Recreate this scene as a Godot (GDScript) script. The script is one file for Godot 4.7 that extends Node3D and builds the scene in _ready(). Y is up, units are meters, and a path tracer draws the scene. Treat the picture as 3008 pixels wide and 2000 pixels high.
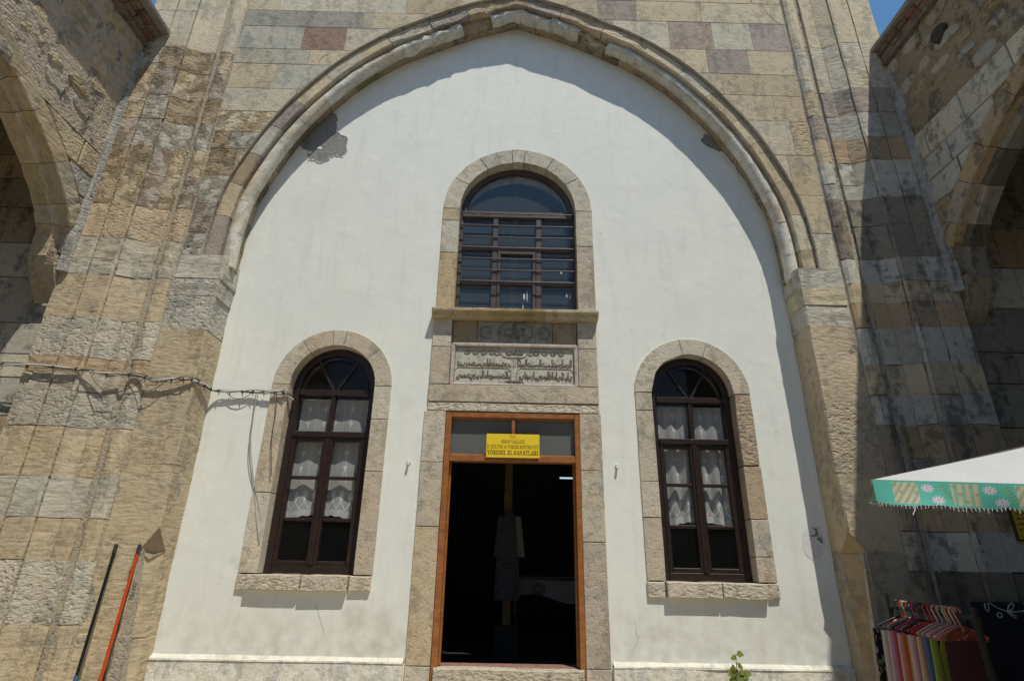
extends Node3D
# A white plastered wall under a pointed stone arch, seen from a courtyard. x right, y up, z towards the camera; the wall's face is z = 0, the arch is centred on x = 0.

class MB:
	var v := PackedVector3Array()
	var n := PackedVector3Array()
	var c := PackedColorArray()
	var u := PackedVector2Array()
	var col := Color(1, 1, 1)
	func tri(a: Vector3, b: Vector3, d: Vector3, ref: Vector3) -> void:
		var nn := (d - a).cross(b - a)
		if nn.length_squared() < 1e-16:
			return
		if nn.dot(ref) < 0.0:
			nn = -nn
			var t := b
			b = d
			d = t
		nn = nn.normalized()
		v.append(a); v.append(b); v.append(d)
		n.append(nn); n.append(nn); n.append(nn)
		c.append(col); c.append(col); c.append(col)
		u.append(Vector2.ZERO); u.append(Vector2.ZERO); u.append(Vector2.ZERO)
	func quad(a: Vector3, b: Vector3, d: Vector3, e: Vector3, ref: Vector3) -> void:
		tri(a, b, d, ref)
		tri(a, d, e, ref)
	func strip(a: Vector3, b: Vector3, d: Vector3, e: Vector3, na: Vector3, nb: Vector3, nd: Vector3, ne: Vector3, uv := []) -> void:
		# smooth quad a b d e with a normal at each corner
		var ref := na + nb + nd + ne
		var p := [a, b, d, a, d, e]
		var q := [na, nb, nd, na, nd, ne]
		var w := [0, 1, 2, 0, 2, 3]
		if (d - a).cross(b - a).dot(ref) < 0.0:
			p = [a, d, b, a, e, d]
			q = [na, nd, nb, na, ne, nd]
			w = [0, 2, 1, 0, 3, 2]
		for i in 6:
			v.append(p[i]); n.append(q[i]); c.append(col)
			u.append(uv[w[i]] if uv.size() else Vector2.ZERO)
	func box(at: Vector3, size: Vector3, turn := Basis(), bev := 0.0) -> void:
		var h := size / 2.0
		var b: float = min(bev, min(h.x, min(h.y, h.z)) * 0.9)
		for ax in 3:
			for s in [-1.0, 1.0]:
				var i := (ax + 1) % 3
				var j := (ax + 2) % 3
				var ps := []
				for k in [[-1, -1], [1, -1], [1, 1], [-1, 1]]:
					var p := Vector3()
					p[ax] = s * h[ax]
					p[i] = k[0] * (h[i] - b)
					p[j] = k[1] * (h[j] - b)
					ps.append(at + turn * p)
				var r := Vector3()
				r[ax] = s
				quad(ps[0], ps[1], ps[2], ps[3], turn * r)
				if b > 0.0:
					for t in [-1.0, 1.0]:
						var m := []
						for e in [-1.0, 1.0]:
							var p := Vector3()
							p[ax] = s * h[ax]; p[i] = t * (h[i] - b); p[j] = e * (h[j] - b)
							var q := Vector3()
							q[ax] = s * (h[ax] - b); q[i] = t * h[i]; q[j] = e * (h[j] - b)
							m.append([p, q])
						var rr := Vector3()
						rr[ax] = s; rr[i] = t
						quad(at + turn * m[0][0], at + turn * m[0][1], at + turn * m[1][1], at + turn * m[1][0], turn * rr)
	func grid(rows: Array, uvs := true, close := false) -> void:
		# smooth sheet through rows of points
		var R := rows.size()
		var C: int = rows[0].size()
		var nn := []
		for i in R:
			var r := PackedVector3Array()
			for j in C:
				var a: Vector3 = rows[min(i + 1, R - 1)][j] - rows[max(i - 1, 0)][j]
				var j1 := (j + 1) % C if close else mini(j + 1, C - 1)
				var j0 := (j + C - 1) % C if close else maxi(j - 1, 0)
				var b: Vector3 = rows[i][j1] - rows[i][j0]
				r.append(a.cross(b).normalized())
			nn.append(r)
		for i in R - 1:
			for j in (C if close else C - 1):
				var k := (j + 1) % C
				var q := []
				if uvs:
					q = [Vector2(float(j) / (C - 1), float(i) / (R - 1)), Vector2(float(j + 1) / (C - 1), float(i) / (R - 1)), Vector2(float(j + 1) / (C - 1), float(i + 1) / (R - 1)), Vector2(float(j) / (C - 1), float(i + 1) / (R - 1))]
				strip(rows[i][j], rows[i][k], rows[i + 1][k], rows[i + 1][j], nn[i][j], nn[i][k], nn[i + 1][k], nn[i + 1][j], q)
	func tube(path: Array, radius: float, sides := 6, taper := 1.0) -> void:
		var rings := []
		var nrm := []
		var up := Vector3(0.13, 0.97, 0.21)
		for i in path.size():
			var d: Vector3 = (path[mini(i + 1, path.size() - 1)] - path[maxi(i - 1, 0)]).normalized()
			var x := d.cross(up)
			if x.length() < 0.05:
				x = d.cross(Vector3(1, 0, 0))
			x = x.normalized()
			var y := d.cross(x).normalized()
			var r := radius * lerpf(1.0, taper, float(i) / maxf(1.0, path.size() - 1.0))
			var ring := PackedVector3Array()
			var rn := PackedVector3Array()
			for k in sides:
				var t := TAU * k / sides
				var o := x * cos(t) + y * sin(t)
				ring.append(path[i] + o * r)
				rn.append(o)
			rings.append(ring)
			nrm.append(rn)
		for i in path.size() - 1:
			for k in sides:
				var l := (k + 1) % sides
				strip(rings[i][k], rings[i][l], rings[i + 1][l], rings[i + 1][k], nrm[i][k], nrm[i][l], nrm[i + 1][l], nrm[i + 1][k])
		for e in [0, path.size() - 1]:
			var d: Vector3 = (path[e] - path[1 if e == 0 else e - 1]).normalized()
			for k in sides - 2:
				tri(rings[e][0], rings[e][k + 1], rings[e][k + 2], d)
	func sweep(frames: Array, sec: PackedVector2Array, smooth := false, caps := true, jig := 0.0, rng: RandomNumberGenerator = null) -> void:
		# a closed section carried along frames (x and y of each basis span the section)
		var cen := Vector2()
		for p in sec:
			cen += p / sec.size()
		var rings := []
		for f: Transform3D in frames:
			var r := PackedVector3Array()
			for p in sec:
				var q := p
				if jig > 0.0:
					q += Vector2(rng.randf_range(-jig, jig), rng.randf_range(-jig, jig))
				r.append(f.origin + f.basis.x * q.x + f.basis.y * q.y)
			rings.append(r)
		var S := sec.size()
		for i in frames.size() - 1:
			var f: Transform3D = frames[i]
			var g: Transform3D = frames[i + 1]
			var c0 := f.origin + f.basis.x * cen.x + f.basis.y * cen.y
			var c1 := g.origin + g.basis.x * cen.x + g.basis.y * cen.y
			for j in S:
				var k := (j + 1) % S
				if smooth:
					strip(rings[i][j], rings[i][k], rings[i + 1][k], rings[i + 1][j], (rings[i][j] - c0).normalized(), (rings[i][k] - c0).normalized(), (rings[i + 1][k] - c1).normalized(), (rings[i + 1][j] - c1).normalized())
				else:
					var e := sec[k] - sec[j]
					var o2 := Vector2(e.y, -e.x)
					if o2.dot((sec[k] + sec[j]) / 2.0 - cen) < 0.0:
						o2 = -o2
					quad(rings[i][j], rings[i][k], rings[i + 1][k], rings[i + 1][j], f.basis.x * o2.x + f.basis.y * o2.y)
		if caps:
			for e in [0, frames.size() - 1]:
				var f: Transform3D = frames[e]
				var g: Transform3D = frames[1 if e == 0 else e - 1]
				var d := f.origin - g.origin
				var cc := f.origin + f.basis.x * cen.x + f.basis.y * cen.y
				for j in S:
					tri(cc, rings[e][j], rings[e][(j + 1) % S], d)
	func stone(poly: PackedVector2Array, xf: Transform3D, front: float, depth: float, rough: float, bev: float, rng: RandomNumberGenerator, seg := 0.3) -> void:
		# one block: face with worn arrises and slightly uneven outline, sides running back
		if poly.size() < 3:
			return
		if Geometry2D.is_polygon_clockwise(poly):
			poly.reverse()
		var pts := PackedVector2Array()
		for i in poly.size():
			var a := poly[i]
			var b := poly[(i + 1) % poly.size()]
			var k := clampi(int(a.distance_to(b) / seg), 1, 4)
			for t in k:
				pts.append(a.lerp(b, float(t) / k))
		var cen := Vector2()
		for p in pts:
			cen += p / pts.size()
		var N := pts.size()
		var inner := PackedVector2Array()
		var outer := PackedVector2Array()
		for i in N:
			var e1 := (pts[i] - pts[(i + N - 1) % N]).normalized()
			var e2 := (pts[(i + 1) % N] - pts[i]).normalized()
			var inw := (Vector2(-e1.y, e1.x) + Vector2(-e2.y, e2.x)).normalized()
			var jit := inw * rng.randf_range(0.0, rough)
			if e1.dot(e2) < 0.5:
				jit += inw * rough * 0.6
			outer.append(pts[i] + jit)
			inner.append(pts[i] + jit + inw * bev * rng.randf_range(0.7, 1.5))
		var w := xf.basis.z
		var base := col
		var fr := []
		var ou := []
		var ba := []
		for i in N:
			fr.append(xf * Vector3(inner[i].x, inner[i].y, front + rng.randf_range(-0.4, 0.4) * rough))
			ou.append(xf * Vector3(outer[i].x, outer[i].y, front - bev * rng.randf_range(0.7, 1.4)))
			ba.append(xf * Vector3(outer[i].x, outer[i].y, front - depth))
		var cc := xf * Vector3(cen.x, cen.y, front + rng.randf_range(-0.3, 0.5) * rough)
		for i in N:
			var k := (i + 1) % N
			tri(cc, fr[i], fr[k], w)
			var od := xf.basis * Vector3(outer[k].y - outer[i].y, outer[i].x - outer[k].x, 0)
			quad(fr[i], fr[k], ou[k], ou[i], w + od.normalized())
			quad(ou[i], ou[k], ba[k], ba[i], od)
		col = base
	func mesh() -> ArrayMesh:
		var m := ArrayMesh.new()
		var a := []
		a.resize(Mesh.ARRAY_MAX)
		a[Mesh.ARRAY_VERTEX] = v
		a[Mesh.ARRAY_NORMAL] = n
		a[Mesh.ARRAY_COLOR] = c
		a[Mesh.ARRAY_TEX_UV] = u
		m.add_surface_from_arrays(Mesh.PRIMITIVE_TRIANGLES, a)
		return m

var rng := RandomNumberGenerator.new()
var M := {}

func thing(called: String, label: String, category: String, group := "", at := Vector3.ZERO, turn := 0.0) -> Node3D:
	var o := Node3D.new()
	o.name = called
	add_child(o, true)
	o.position = at
	o.rotation.y = turn
	return tag(o, label, category, group)

func tag(o: Node3D, label: String, category: String, group := "") -> Node3D:
	o.set_meta("label", label)
	o.set_meta("category", category)
	if group:
		o.set_meta("group", group)
	return o

func part(parent: Node, called: String, mb: MB, mat: Material, label := "") -> MeshInstance3D:
	var o := MeshInstance3D.new()
	o.name = called
	o.mesh = mb.mesh()
	o.material_override = mat
	parent.add_child(o, true)
	if label:
		o.set_meta("label", label)
	return o

func struct(called: String, mb: MB, mat: Material, parent: Node = self) -> MeshInstance3D:
	var o := part(parent, called, mb, mat)
	o.set_meta("kind", "structure")
	return o

func boxpart(parent: Node, called: String, at: Vector3, size: Vector3, mat: Material, col := Color(1, 1, 1), bev := 0.004, turn := Basis()) -> MeshInstance3D:
	var b := MB.new()
	b.col = col
	b.box(at, size, turn, bev)
	return part(parent, called, b, mat)

# ---------------------------------------------------------------- textures and materials
func noise(sd: int, freq: float, kind := FastNoiseLite.TYPE_SIMPLEX_SMOOTH, oct := 4) -> FastNoiseLite:
	var f := FastNoiseLite.new()
	f.seed = sd
	f.frequency = freq
	f.noise_type = kind
	f.fractal_type = FastNoiseLite.FRACTAL_FBM if oct > 1 else FastNoiseLite.FRACTAL_NONE
	f.fractal_octaves = oct
	return f

func bytes(f: FastNoiseLite, w: int, h: int, W := 0, H := 0) -> PackedByteArray:
	var im := f.get_seamless_image(w, h)
	if W and (W != w or H != h):
		im.resize(W, H, Image.INTERPOLATE_CUBIC)
	if im.get_format() != Image.FORMAT_L8:
		im.convert(Image.FORMAT_L8)
	return im.get_data()

func to_srgb_table() -> PackedByteArray:
	var t := PackedByteArray()
	t.resize(1024)
	for i in 1024:
		t[i] = clampi(int(255.0 * Color(i / 1023.0, 0, 0).linear_to_srgb().r + 0.5), 0, 255)
	return t

func stone_color(sd: int, N: int, blotch: float, grime: float, lime := 0.0) -> ImageTexture:
	# a multiplier around 0.85, linear, written out as sRGB: clouds, grain, pits, rain-streaked grime, patches of old limewash
	var lut := to_srgb_table()
	var big := bytes(noise(sd, 0.006 * 1024.0 / N), N, N)
	var hue := bytes(noise(sd + 1, 0.009 * 1024.0 / N), N, N)
	var mid := bytes(noise(sd + 2, 0.03, FastNoiseLite.TYPE_SIMPLEX_SMOOTH, 5), N, N)
	var fine := bytes(noise(sd + 3, 0.15, FastNoiseLite.TYPE_SIMPLEX, 3), N, N)
	var pit := bytes(noise(sd + 4, 0.11, FastNoiseLite.TYPE_SIMPLEX_SMOOTH, 3), N, N)
	var streak := bytes(noise(sd + 5, 0.014, FastNoiseLite.TYPE_SIMPLEX_SMOOTH, 5), N, N / 4, N, N)
	var patch := bytes(noise(sd + 6, 0.016, FastNoiseLite.TYPE_SIMPLEX_SMOOTH, 6), N, N)
	var out := PackedByteArray()
	out.resize(N * N * 3)
	for i in N * N:
		var m := mid[i] / 255.0 - 0.5
		var f := fine[i] / 255.0 - 0.5
		var l := 0.96 + blotch * (big[i] / 255.0 - 0.5) + 0.36 * m + 0.42 * f
		var p := pit[i]
		if p < 70:
			l *= 1.0 - 0.38 * minf(1.0, (70 - p) / 34.0)
		var hh := hue[i] / 255.0 - 0.5
		var g := (streak[i] / 255.0 - 0.5) + 0.55 * m + 0.25 * f + 0.3 * hh
		if g < -0.02:
			l *= 1.0 - grime * smoothstep(0.0, 0.32, -0.02 - g)
		var wv := hh * 0.14
		if lime > 0.0:
			var q := (patch[i] / 255.0 - 0.5) + 0.15 * f
			var k := smoothstep(-0.02, 0.07, q)
			l = lerpf(l * (1.0 - lime * 0.55), l * 1.12, k)
			wv = lerpf(wv + 0.05, wv * 0.3 - 0.02, k)
		out[i * 3] = lut[clampi(int(1023.0 * (l + wv * 0.6)), 20, 1023)]
		out[i * 3 + 1] = lut[clampi(int(1023.0 * l), 20, 1023)]
		out[i * 3 + 2] = lut[clampi(int(1023.0 * (l - wv)), 20, 1023)]
	return ImageTexture.create_from_image(Image.create_from_data(N, N, false, Image.FORMAT_RGB8, out))

func relief(parts: Array, N: int) -> ImageTexture:
	# parts: [noise, width, height, weight, mode]; mode 1 ridged, 2 pits
	var sum := PackedFloat32Array()
	sum.resize(N * N)
	for q in parts:
		var d := bytes(q[0], q[1], q[2], N, N)
		var w: float = q[3]
		var mode: int = q[4]
		for i in N * N:
			var x := d[i] / 255.0
			if mode == 1:
				x = 1.0 - absf(2.0 * x - 1.0)
			elif mode == 2:
				x = minf(1.0, x * 2.6)
			sum[i] += x * w
	var out := PackedByteArray()
	out.resize(N * N)
	for i in N * N:
		out[i] = clampi(int(sum[i] * 255.0), 0, 255)
	return ImageTexture.create_from_image(Image.create_from_data(N, N, false, Image.FORMAT_L8, out))

func mat(color: Color, rough := 0.9, tex: Texture2D = null, bump: Texture2D = null, depth := 1.0, tile := 4.0, tint := false) -> StandardMaterial3D:
	var m := StandardMaterial3D.new()
	m.albedo_color = color.linear_to_srgb()
	m.roughness = rough
	m.vertex_color_use_as_albedo = tint
	if tex:
		m.albedo_texture = tex
	if bump:
		m.heightmap_enabled = true
		m.heightmap_texture = bump
		m.heightmap_scale = depth
	if tex or bump:
		m.uv1_triplanar = true
		m.uv1_world_triplanar = true
		m.uv1_triplanar_sharpness = 4.0
		m.uv1_scale = Vector3.ONE / tile
	return m

func plaster_color(N: int) -> ImageTexture:
	var a := bytes(noise(41, 0.008), N, N)
	var b := bytes(noise(42, 0.05, FastNoiseLite.TYPE_SIMPLEX_SMOOTH, 5), N, N)
	var out := PackedByteArray()
	out.resize(N * N * 3)
	for i in N * N:
		var l := 0.965 + 0.03 * (a[i] / 255.0 - 0.5) + 0.03 * (b[i] / 255.0 - 0.5)
		for k in 3:
			out[i * 3 + k] = clampi(int(255.0 * l), 0, 255)
	return ImageTexture.create_from_image(Image.create_from_data(N, N, false, Image.FORMAT_RGB8, out))

const WALL_W := 7.4
const WALL_H := 9.8
func wall_color(W: int, H: int) -> ImageTexture:
	# limewash over the whole wall, one texel about 7 mm: brushed clouds, dribbles under the sills, splashed dirt low down, old repairs
	var cloud := bytes(noise(81, 0.006), W, H)
	var mid := bytes(noise(82, 0.035, FastNoiseLite.TYPE_SIMPLEX_SMOOTH, 5), W, H)
	var drip := bytes(noise(83, 0.035, FastNoiseLite.TYPE_SIMPLEX_SMOOTH, 4), W, H / 8, W, H)
	var fine := bytes(noise(84, 0.2, FastNoiseLite.TYPE_SIMPLEX, 2), W, H)
	var dirt := PackedFloat32Array()
	dirt.resize(W * H)
	var r := RandomNumberGenerator.new()
	r.seed = 77
	# [x, y, radius, strength]: smudges that belong to the wall
	var spots := [[-1.62, 0.98, 0.10, 0.16], [2.33, 4.62, 0.16, 0.05], [-3.0, 1.5, 0.05, 0.12], [-2.95, 1.42, 0.03, 0.14], [1.35, 3.0, 0.06, 0.06], [-1.25, 3.3, 0.09, 0.05], [3.3, 1.0, 0.3, 0.04], [-1.35, 0.75, 0.28, 0.10], [1.7, 0.75, 0.35, 0.06], [-2.5, 0.72, 0.4, 0.05]]
	for k in 60:
		spots.append([r.randf_range(-3.6, 3.6), r.randf_range(0.6, 9.0), r.randf_range(0.01, 0.025), r.randf_range(0.06, 0.2)])
	for k in 26:
		spots.append([r.randf_range(-3.6, 3.6), r.randf_range(0.6, 8.0), r.randf_range(0.12, 0.35), r.randf_range(-0.02, 0.03)])
	for s in spots:
		var cx: float = (s[0] / WALL_W + 0.5) * W
		var cy: float = (1.0 - s[1] / WALL_H) * H
		var rad: float = s[2] / WALL_W * W
		for j in range(maxi(0, int(cy - rad * 1.6)), mini(H, int(cy + rad * 1.6) + 1)):
			for i in range(maxi(0, int(cx - rad * 1.6)), mini(W, int(cx + rad * 1.6) + 1)):
				var d := Vector2(i - cx, j - cy).length() / maxf(rad, 0.7)
				dirt[j * W + i] += s[3] * clampf(1.5 - d, 0.0, 1.0)
	# streaks running down from the ends of the sills and from the arch
	for s in [[-2.9, 1.18, 0.9, 0.10], [-1.48, 1.18, 0.6, 0.08], [1.57, 1.18, 0.7, 0.09], [2.97, 1.18, 0.9, 0.10], [-1.02, 4.4, 1.3, 0.07], [1.14, 4.4, 1.5, 0.07], [-2.95, 6.8, 1.6, 0.05], [3.1, 7.2, 1.2, 0.05], [-0.6, 9.2, 0.9, 0.05], [0.9, 9.1, 1.1, 0.04]]:
		for k in 5:
			var cx: float = ((s[0] + r.randf_range(-0.06, 0.06)) / WALL_W + 0.5) * W
			var l: float = s[2] * r.randf_range(0.4, 1.0)
			var n := int(l / WALL_H * H)
			var y0 := int((1.0 - s[1] / WALL_H) * H)
			var w := r.randi_range(1, 3)
			for j in n:
				for i in w:
					var x := int(cx + sin(j * 0.05) * 1.2) + i
					var y := y0 + j
					if x >= 0 and x < W and y < H:
						dirt[y * W + x] += s[3] * 0.6 * (1.0 - float(j) / n)
	var out := PackedByteArray()
	out.resize(W * H * 3)
	for y in H:
		var low := maxf(0.0, 1.0 - (WALL_H * (1.0 - float(y) / H) - 0.5) / 0.9)
		for x in W:
			var i := y * W + x
			var c := cloud[i] / 255.0 - 0.5
			var m := mid[i] / 255.0 - 0.5
			var g := maxf(0.0, drip[i] / 255.0 - 0.60) * 0.16 + dirt[i] * (0.75 + 1.2 * m)
			g += low * maxf(0.0, 0.10 + 0.35 * m + 0.15 * c)
			var l := 0.985 + 0.022 * c + 0.024 * m + 0.02 * (fine[i] / 255.0 - 0.5) - 0.5 * g
			out[i * 3] = clampi(int(255.0 * (l + 0.008 * c + 0.05 * g)), 0, 255)
			out[i * 3 + 1] = clampi(int(255.0 * l), 0, 255)
			out[i * 3 + 2] = clampi(int(255.0 * (l - 0.012 * c - 0.05 * g)), 0, 255)
	return ImageTexture.create_from_image(Image.create_from_data(W, H, false, Image.FORMAT_RGB8, out))

func wall_relief(W: int, H: int) -> ImageTexture:
	var a := bytes(noise(91, 0.03, FastNoiseLite.TYPE_SIMPLEX_SMOOTH, 4), W / 2, H, W, H)
	var b := bytes(noise(92, 0.09, FastNoiseLite.TYPE_SIMPLEX_SMOOTH, 3), W, H)
	var c := bytes(noise(93, 0.008, FastNoiseLite.TYPE_SIMPLEX_SMOOTH, 2), W, H)
	var q := bytes(noise(94, 0.012, FastNoiseLite.TYPE_SIMPLEX_SMOOTH, 3), W, H)
	var out := PackedByteArray()
	out.resize(W * H)
	for i in W * H:
		var k := clampf((q[i] - 100) / 90.0, 0.15, 1.0)
		out[i] = clampi(int(255.0 * (0.3 * c[i] / 255.0 + k * (0.4 * a[i] / 255.0 + 0.22 * b[i] / 255.0))), 0, 255)
	return ImageTexture.create_from_image(Image.create_from_data(W, H, false, Image.FORMAT_L8, out))

func wood_color(sd: int, N: int, lo: float) -> ImageTexture:
	var g := bytes(noise(sd, 0.05, FastNoiseLite.TYPE_SIMPLEX_SMOOTH, 5), N, N / 8, N, N)
	var big := bytes(noise(sd + 1, 0.01), N, N)
	var out := PackedByteArray()
	out.resize(N * N * 3)
	for y in N:
		for x in N:
			var i := x * N + y
			var l := lo + (1.0 - lo) * (0.6 * g[y * N + x] + 0.4 * big[i]) / 255.0
			out[i * 3] = int(255.0 * minf(1.0, l * 1.02))
			out[i * 3 + 1] = int(255.0 * l)
			out[i * 3 + 2] = int(255.0 * l * 0.95)
	return ImageTexture.create_from_image(Image.create_from_data(N, N, false, Image.FORMAT_RGB8, out))

func disc(im: Image, x: float, y: float, r: float, c: Color) -> void:
	for j in range(int(y - r), int(y + r) + 1):
		for i in range(int(x - r), int(x + r) + 1):
			if i >= 0 and j >= 0 and i < im.get_width() and j < im.get_height() and Vector2(i - x, j - y).length() <= r:
				im.set_pixel(i, j, c)

func line(im: Image, a: Vector2, b: Vector2, r: float, c: Color) -> void:
	var k := int(a.distance_to(b) / maxf(0.5, r * 0.6)) + 1
	for t in k + 1:
		var p := a.lerp(b, float(t) / k)
		disc(im, p.x, p.y, r, c)

func lace_texture() -> ImageTexture:
	# openwork net with denser woven sprigs, bead columns and a zigzag border
	var W := 256
	var H := 512
	var im := Image.create(W, H, false, Image.FORMAT_RGBA8)
	for y in H:
		for x in W:
			var a := 0.70 + (0.10 if (x % 4 == 0 or y % 4 == 0) else 0.0)
			im.set_pixel(x, y, Color(0.66, 0.67, 0.67, a))
	var c := Color(0.85, 0.85, 0.85, 0.88)
	for k in 4:
		var x := 32.0 + k * 64.0
		if k % 2 == 0:
			for j in 46:
				disc(im, x + 2.0 * sin(j * 1.3), 10.0 + j * 7.0, 2.2, c)
			for j in 5:
				for s in [-1.0, 1.0]:
					disc(im, x + s * 9.0, 40.0 + j * 66.0, 5.0, c)
					line(im, Vector2(x, 58.0 + j * 66.0), Vector2(x + s * 9.0, 44.0 + j * 66.0), 1.6, c)
			for s in [-1.0, 1.0]:
				line(im, Vector2(x, 300), Vector2(x + s * 20.0, 368), 2.0, c)
		else:
			for j in 24:
				disc(im, x, 12.0 + j * 14.0, 2.6, c)
		# palmette of the border
		for t in 9:
			var an := PI * (0.1 + 0.8 * t / 8.0)
			line(im, Vector2(x, 440), Vector2(x + cos(an) * 22.0, 440.0 - sin(an) * 34.0), 1.7, c)
		disc(im, x, 444, 7.0, c)
		line(im, Vector2(x - 32.0, 478), Vector2(x, 452), 2.0, c)
		line(im, Vector2(x, 452), Vector2(x + 32.0, 478), 2.0, c)
	for y in range(484, H):
		for x in W:
			if (x + y * 2) % 6 < 4:
				im.set_pixel(x, y, Color(0.8, 0.8, 0.8, 0.85))
	return ImageTexture.create_from_image(im)

func print_texture(sd: int, W: int, H: int, ground: Color, marks: Array, count: int, size: float) -> ImageTexture:
	var r := RandomNumberGenerator.new()
	r.seed = sd
	var im := Image.create(W, H, false, Image.FORMAT_RGB8)
	im.fill(ground)
	for k in count:
		var c: Color = marks[k % marks.size()]
		var p := Vector2(r.randf() * W, r.randf() * H)
		var an := r.randf() * TAU
		for t in 4:
			var q := p + Vector2(cos(an + t * 0.9), sin(an + t * 0.9)) * size * (0.4 + 0.2 * t)
			disc(im, q.x, q.y, size * r.randf_range(0.25, 0.6), c)
	return ImageTexture.create_from_image(im)

func valance_texture() -> ImageTexture:
	var W := 1024
	var H := 128
	var im := Image.create(W, H, false, Image.FORMAT_RGB8)
	im.fill(Color(0.38, 0.75, 0.69))
	var leaf := Color(0.42, 0.62, 0.36)
	var cream := Color(0.80, 0.77, 0.68)
	var k := 0
	var x := 90.0
	while x < W:
		# square patch of stripes
		for j in range(10, 118):
			for i in range(int(x), int(x) + 120):
				if i < W:
					var t := (i - int(x) + (j * 7 / 10 if k % 2 == 0 else j / 8)) % 34
					im.set_pixel(i, j, cream if t < 17 else (Color(0.64, 0.70, 0.56) if k % 2 == 0 else Color(0.58, 0.75, 0.60)))
		for j in 5:
			disc(im, x + 14.0 + j * 23.0, 24.0 + 37.0 * (j % 3), 7.0, Color(0.30, 0.42, 0.30))
			disc(im, x + 14.0 + j * 23.0, 24.0 + 37.0 * (j % 3), 4.5, cream)
		# daisies and leaf sprays between the patches
		for f in [Vector2(x + 162.0, 38.0), Vector2(x + 200.0, 100.0)]:
			for t in 10:
				var an := TAU * t / 10.0
				line(im, f, f + Vector2(cos(an) * 26.0, sin(an) * 20.0), 4.0, Color(0.86, 0.82, 0.86))
			disc(im, f.x, f.y, 5.0, Color(0.75, 0.68, 0.72))
		for t in 6:
			var b := Vector2(x + 225.0 + t * 6.0, 30.0 + t * 14.0)
			line(im, b, b + Vector2(14.0, -10.0), 3.0, leaf)
			line(im, b, b + Vector2(-12.0, -6.0), 3.0, Color(0.55, 0.66, 0.42))
		x += 265.0
		k += 1
	return ImageTexture.create_from_image(im)

# ---------------------------------------------------------------- palette (linear base colours)
const TAN := Color(0.51, 0.42, 0.285)
const PALE := Color(0.57, 0.515, 0.40)
const CREAM := Color(0.565, 0.485, 0.34)
const GREY := Color(0.45, 0.43, 0.37)
const BLUEGREY := Color(0.52, 0.495, 0.42)
const YELLOW := Color(0.53, 0.435, 0.29)
const ORANGE := Color(0.46, 0.335, 0.205)
const BROWN := Color(0.35, 0.27, 0.175)
const MAUVE := Color(0.36, 0.305, 0.26)
const RED := Color(0.31, 0.205, 0.16)
const DARK := Color(0.135, 0.118, 0.09)
const SOOT := Color(0.26, 0.23, 0.18)
const MOSS := Color(0.20, 0.18, 0.09)
const MORTAR := Color(0.40, 0.355, 0.28)

func vary(c: Color, amount := 0.07) -> Color:
	var k := 1.0 + rng.randf_range(-amount, amount)
	var w := rng.randf_range(-0.3, 0.3) * amount
	return Color(c.r * (k + w), c.g * k, c.b * (k - w))

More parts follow.
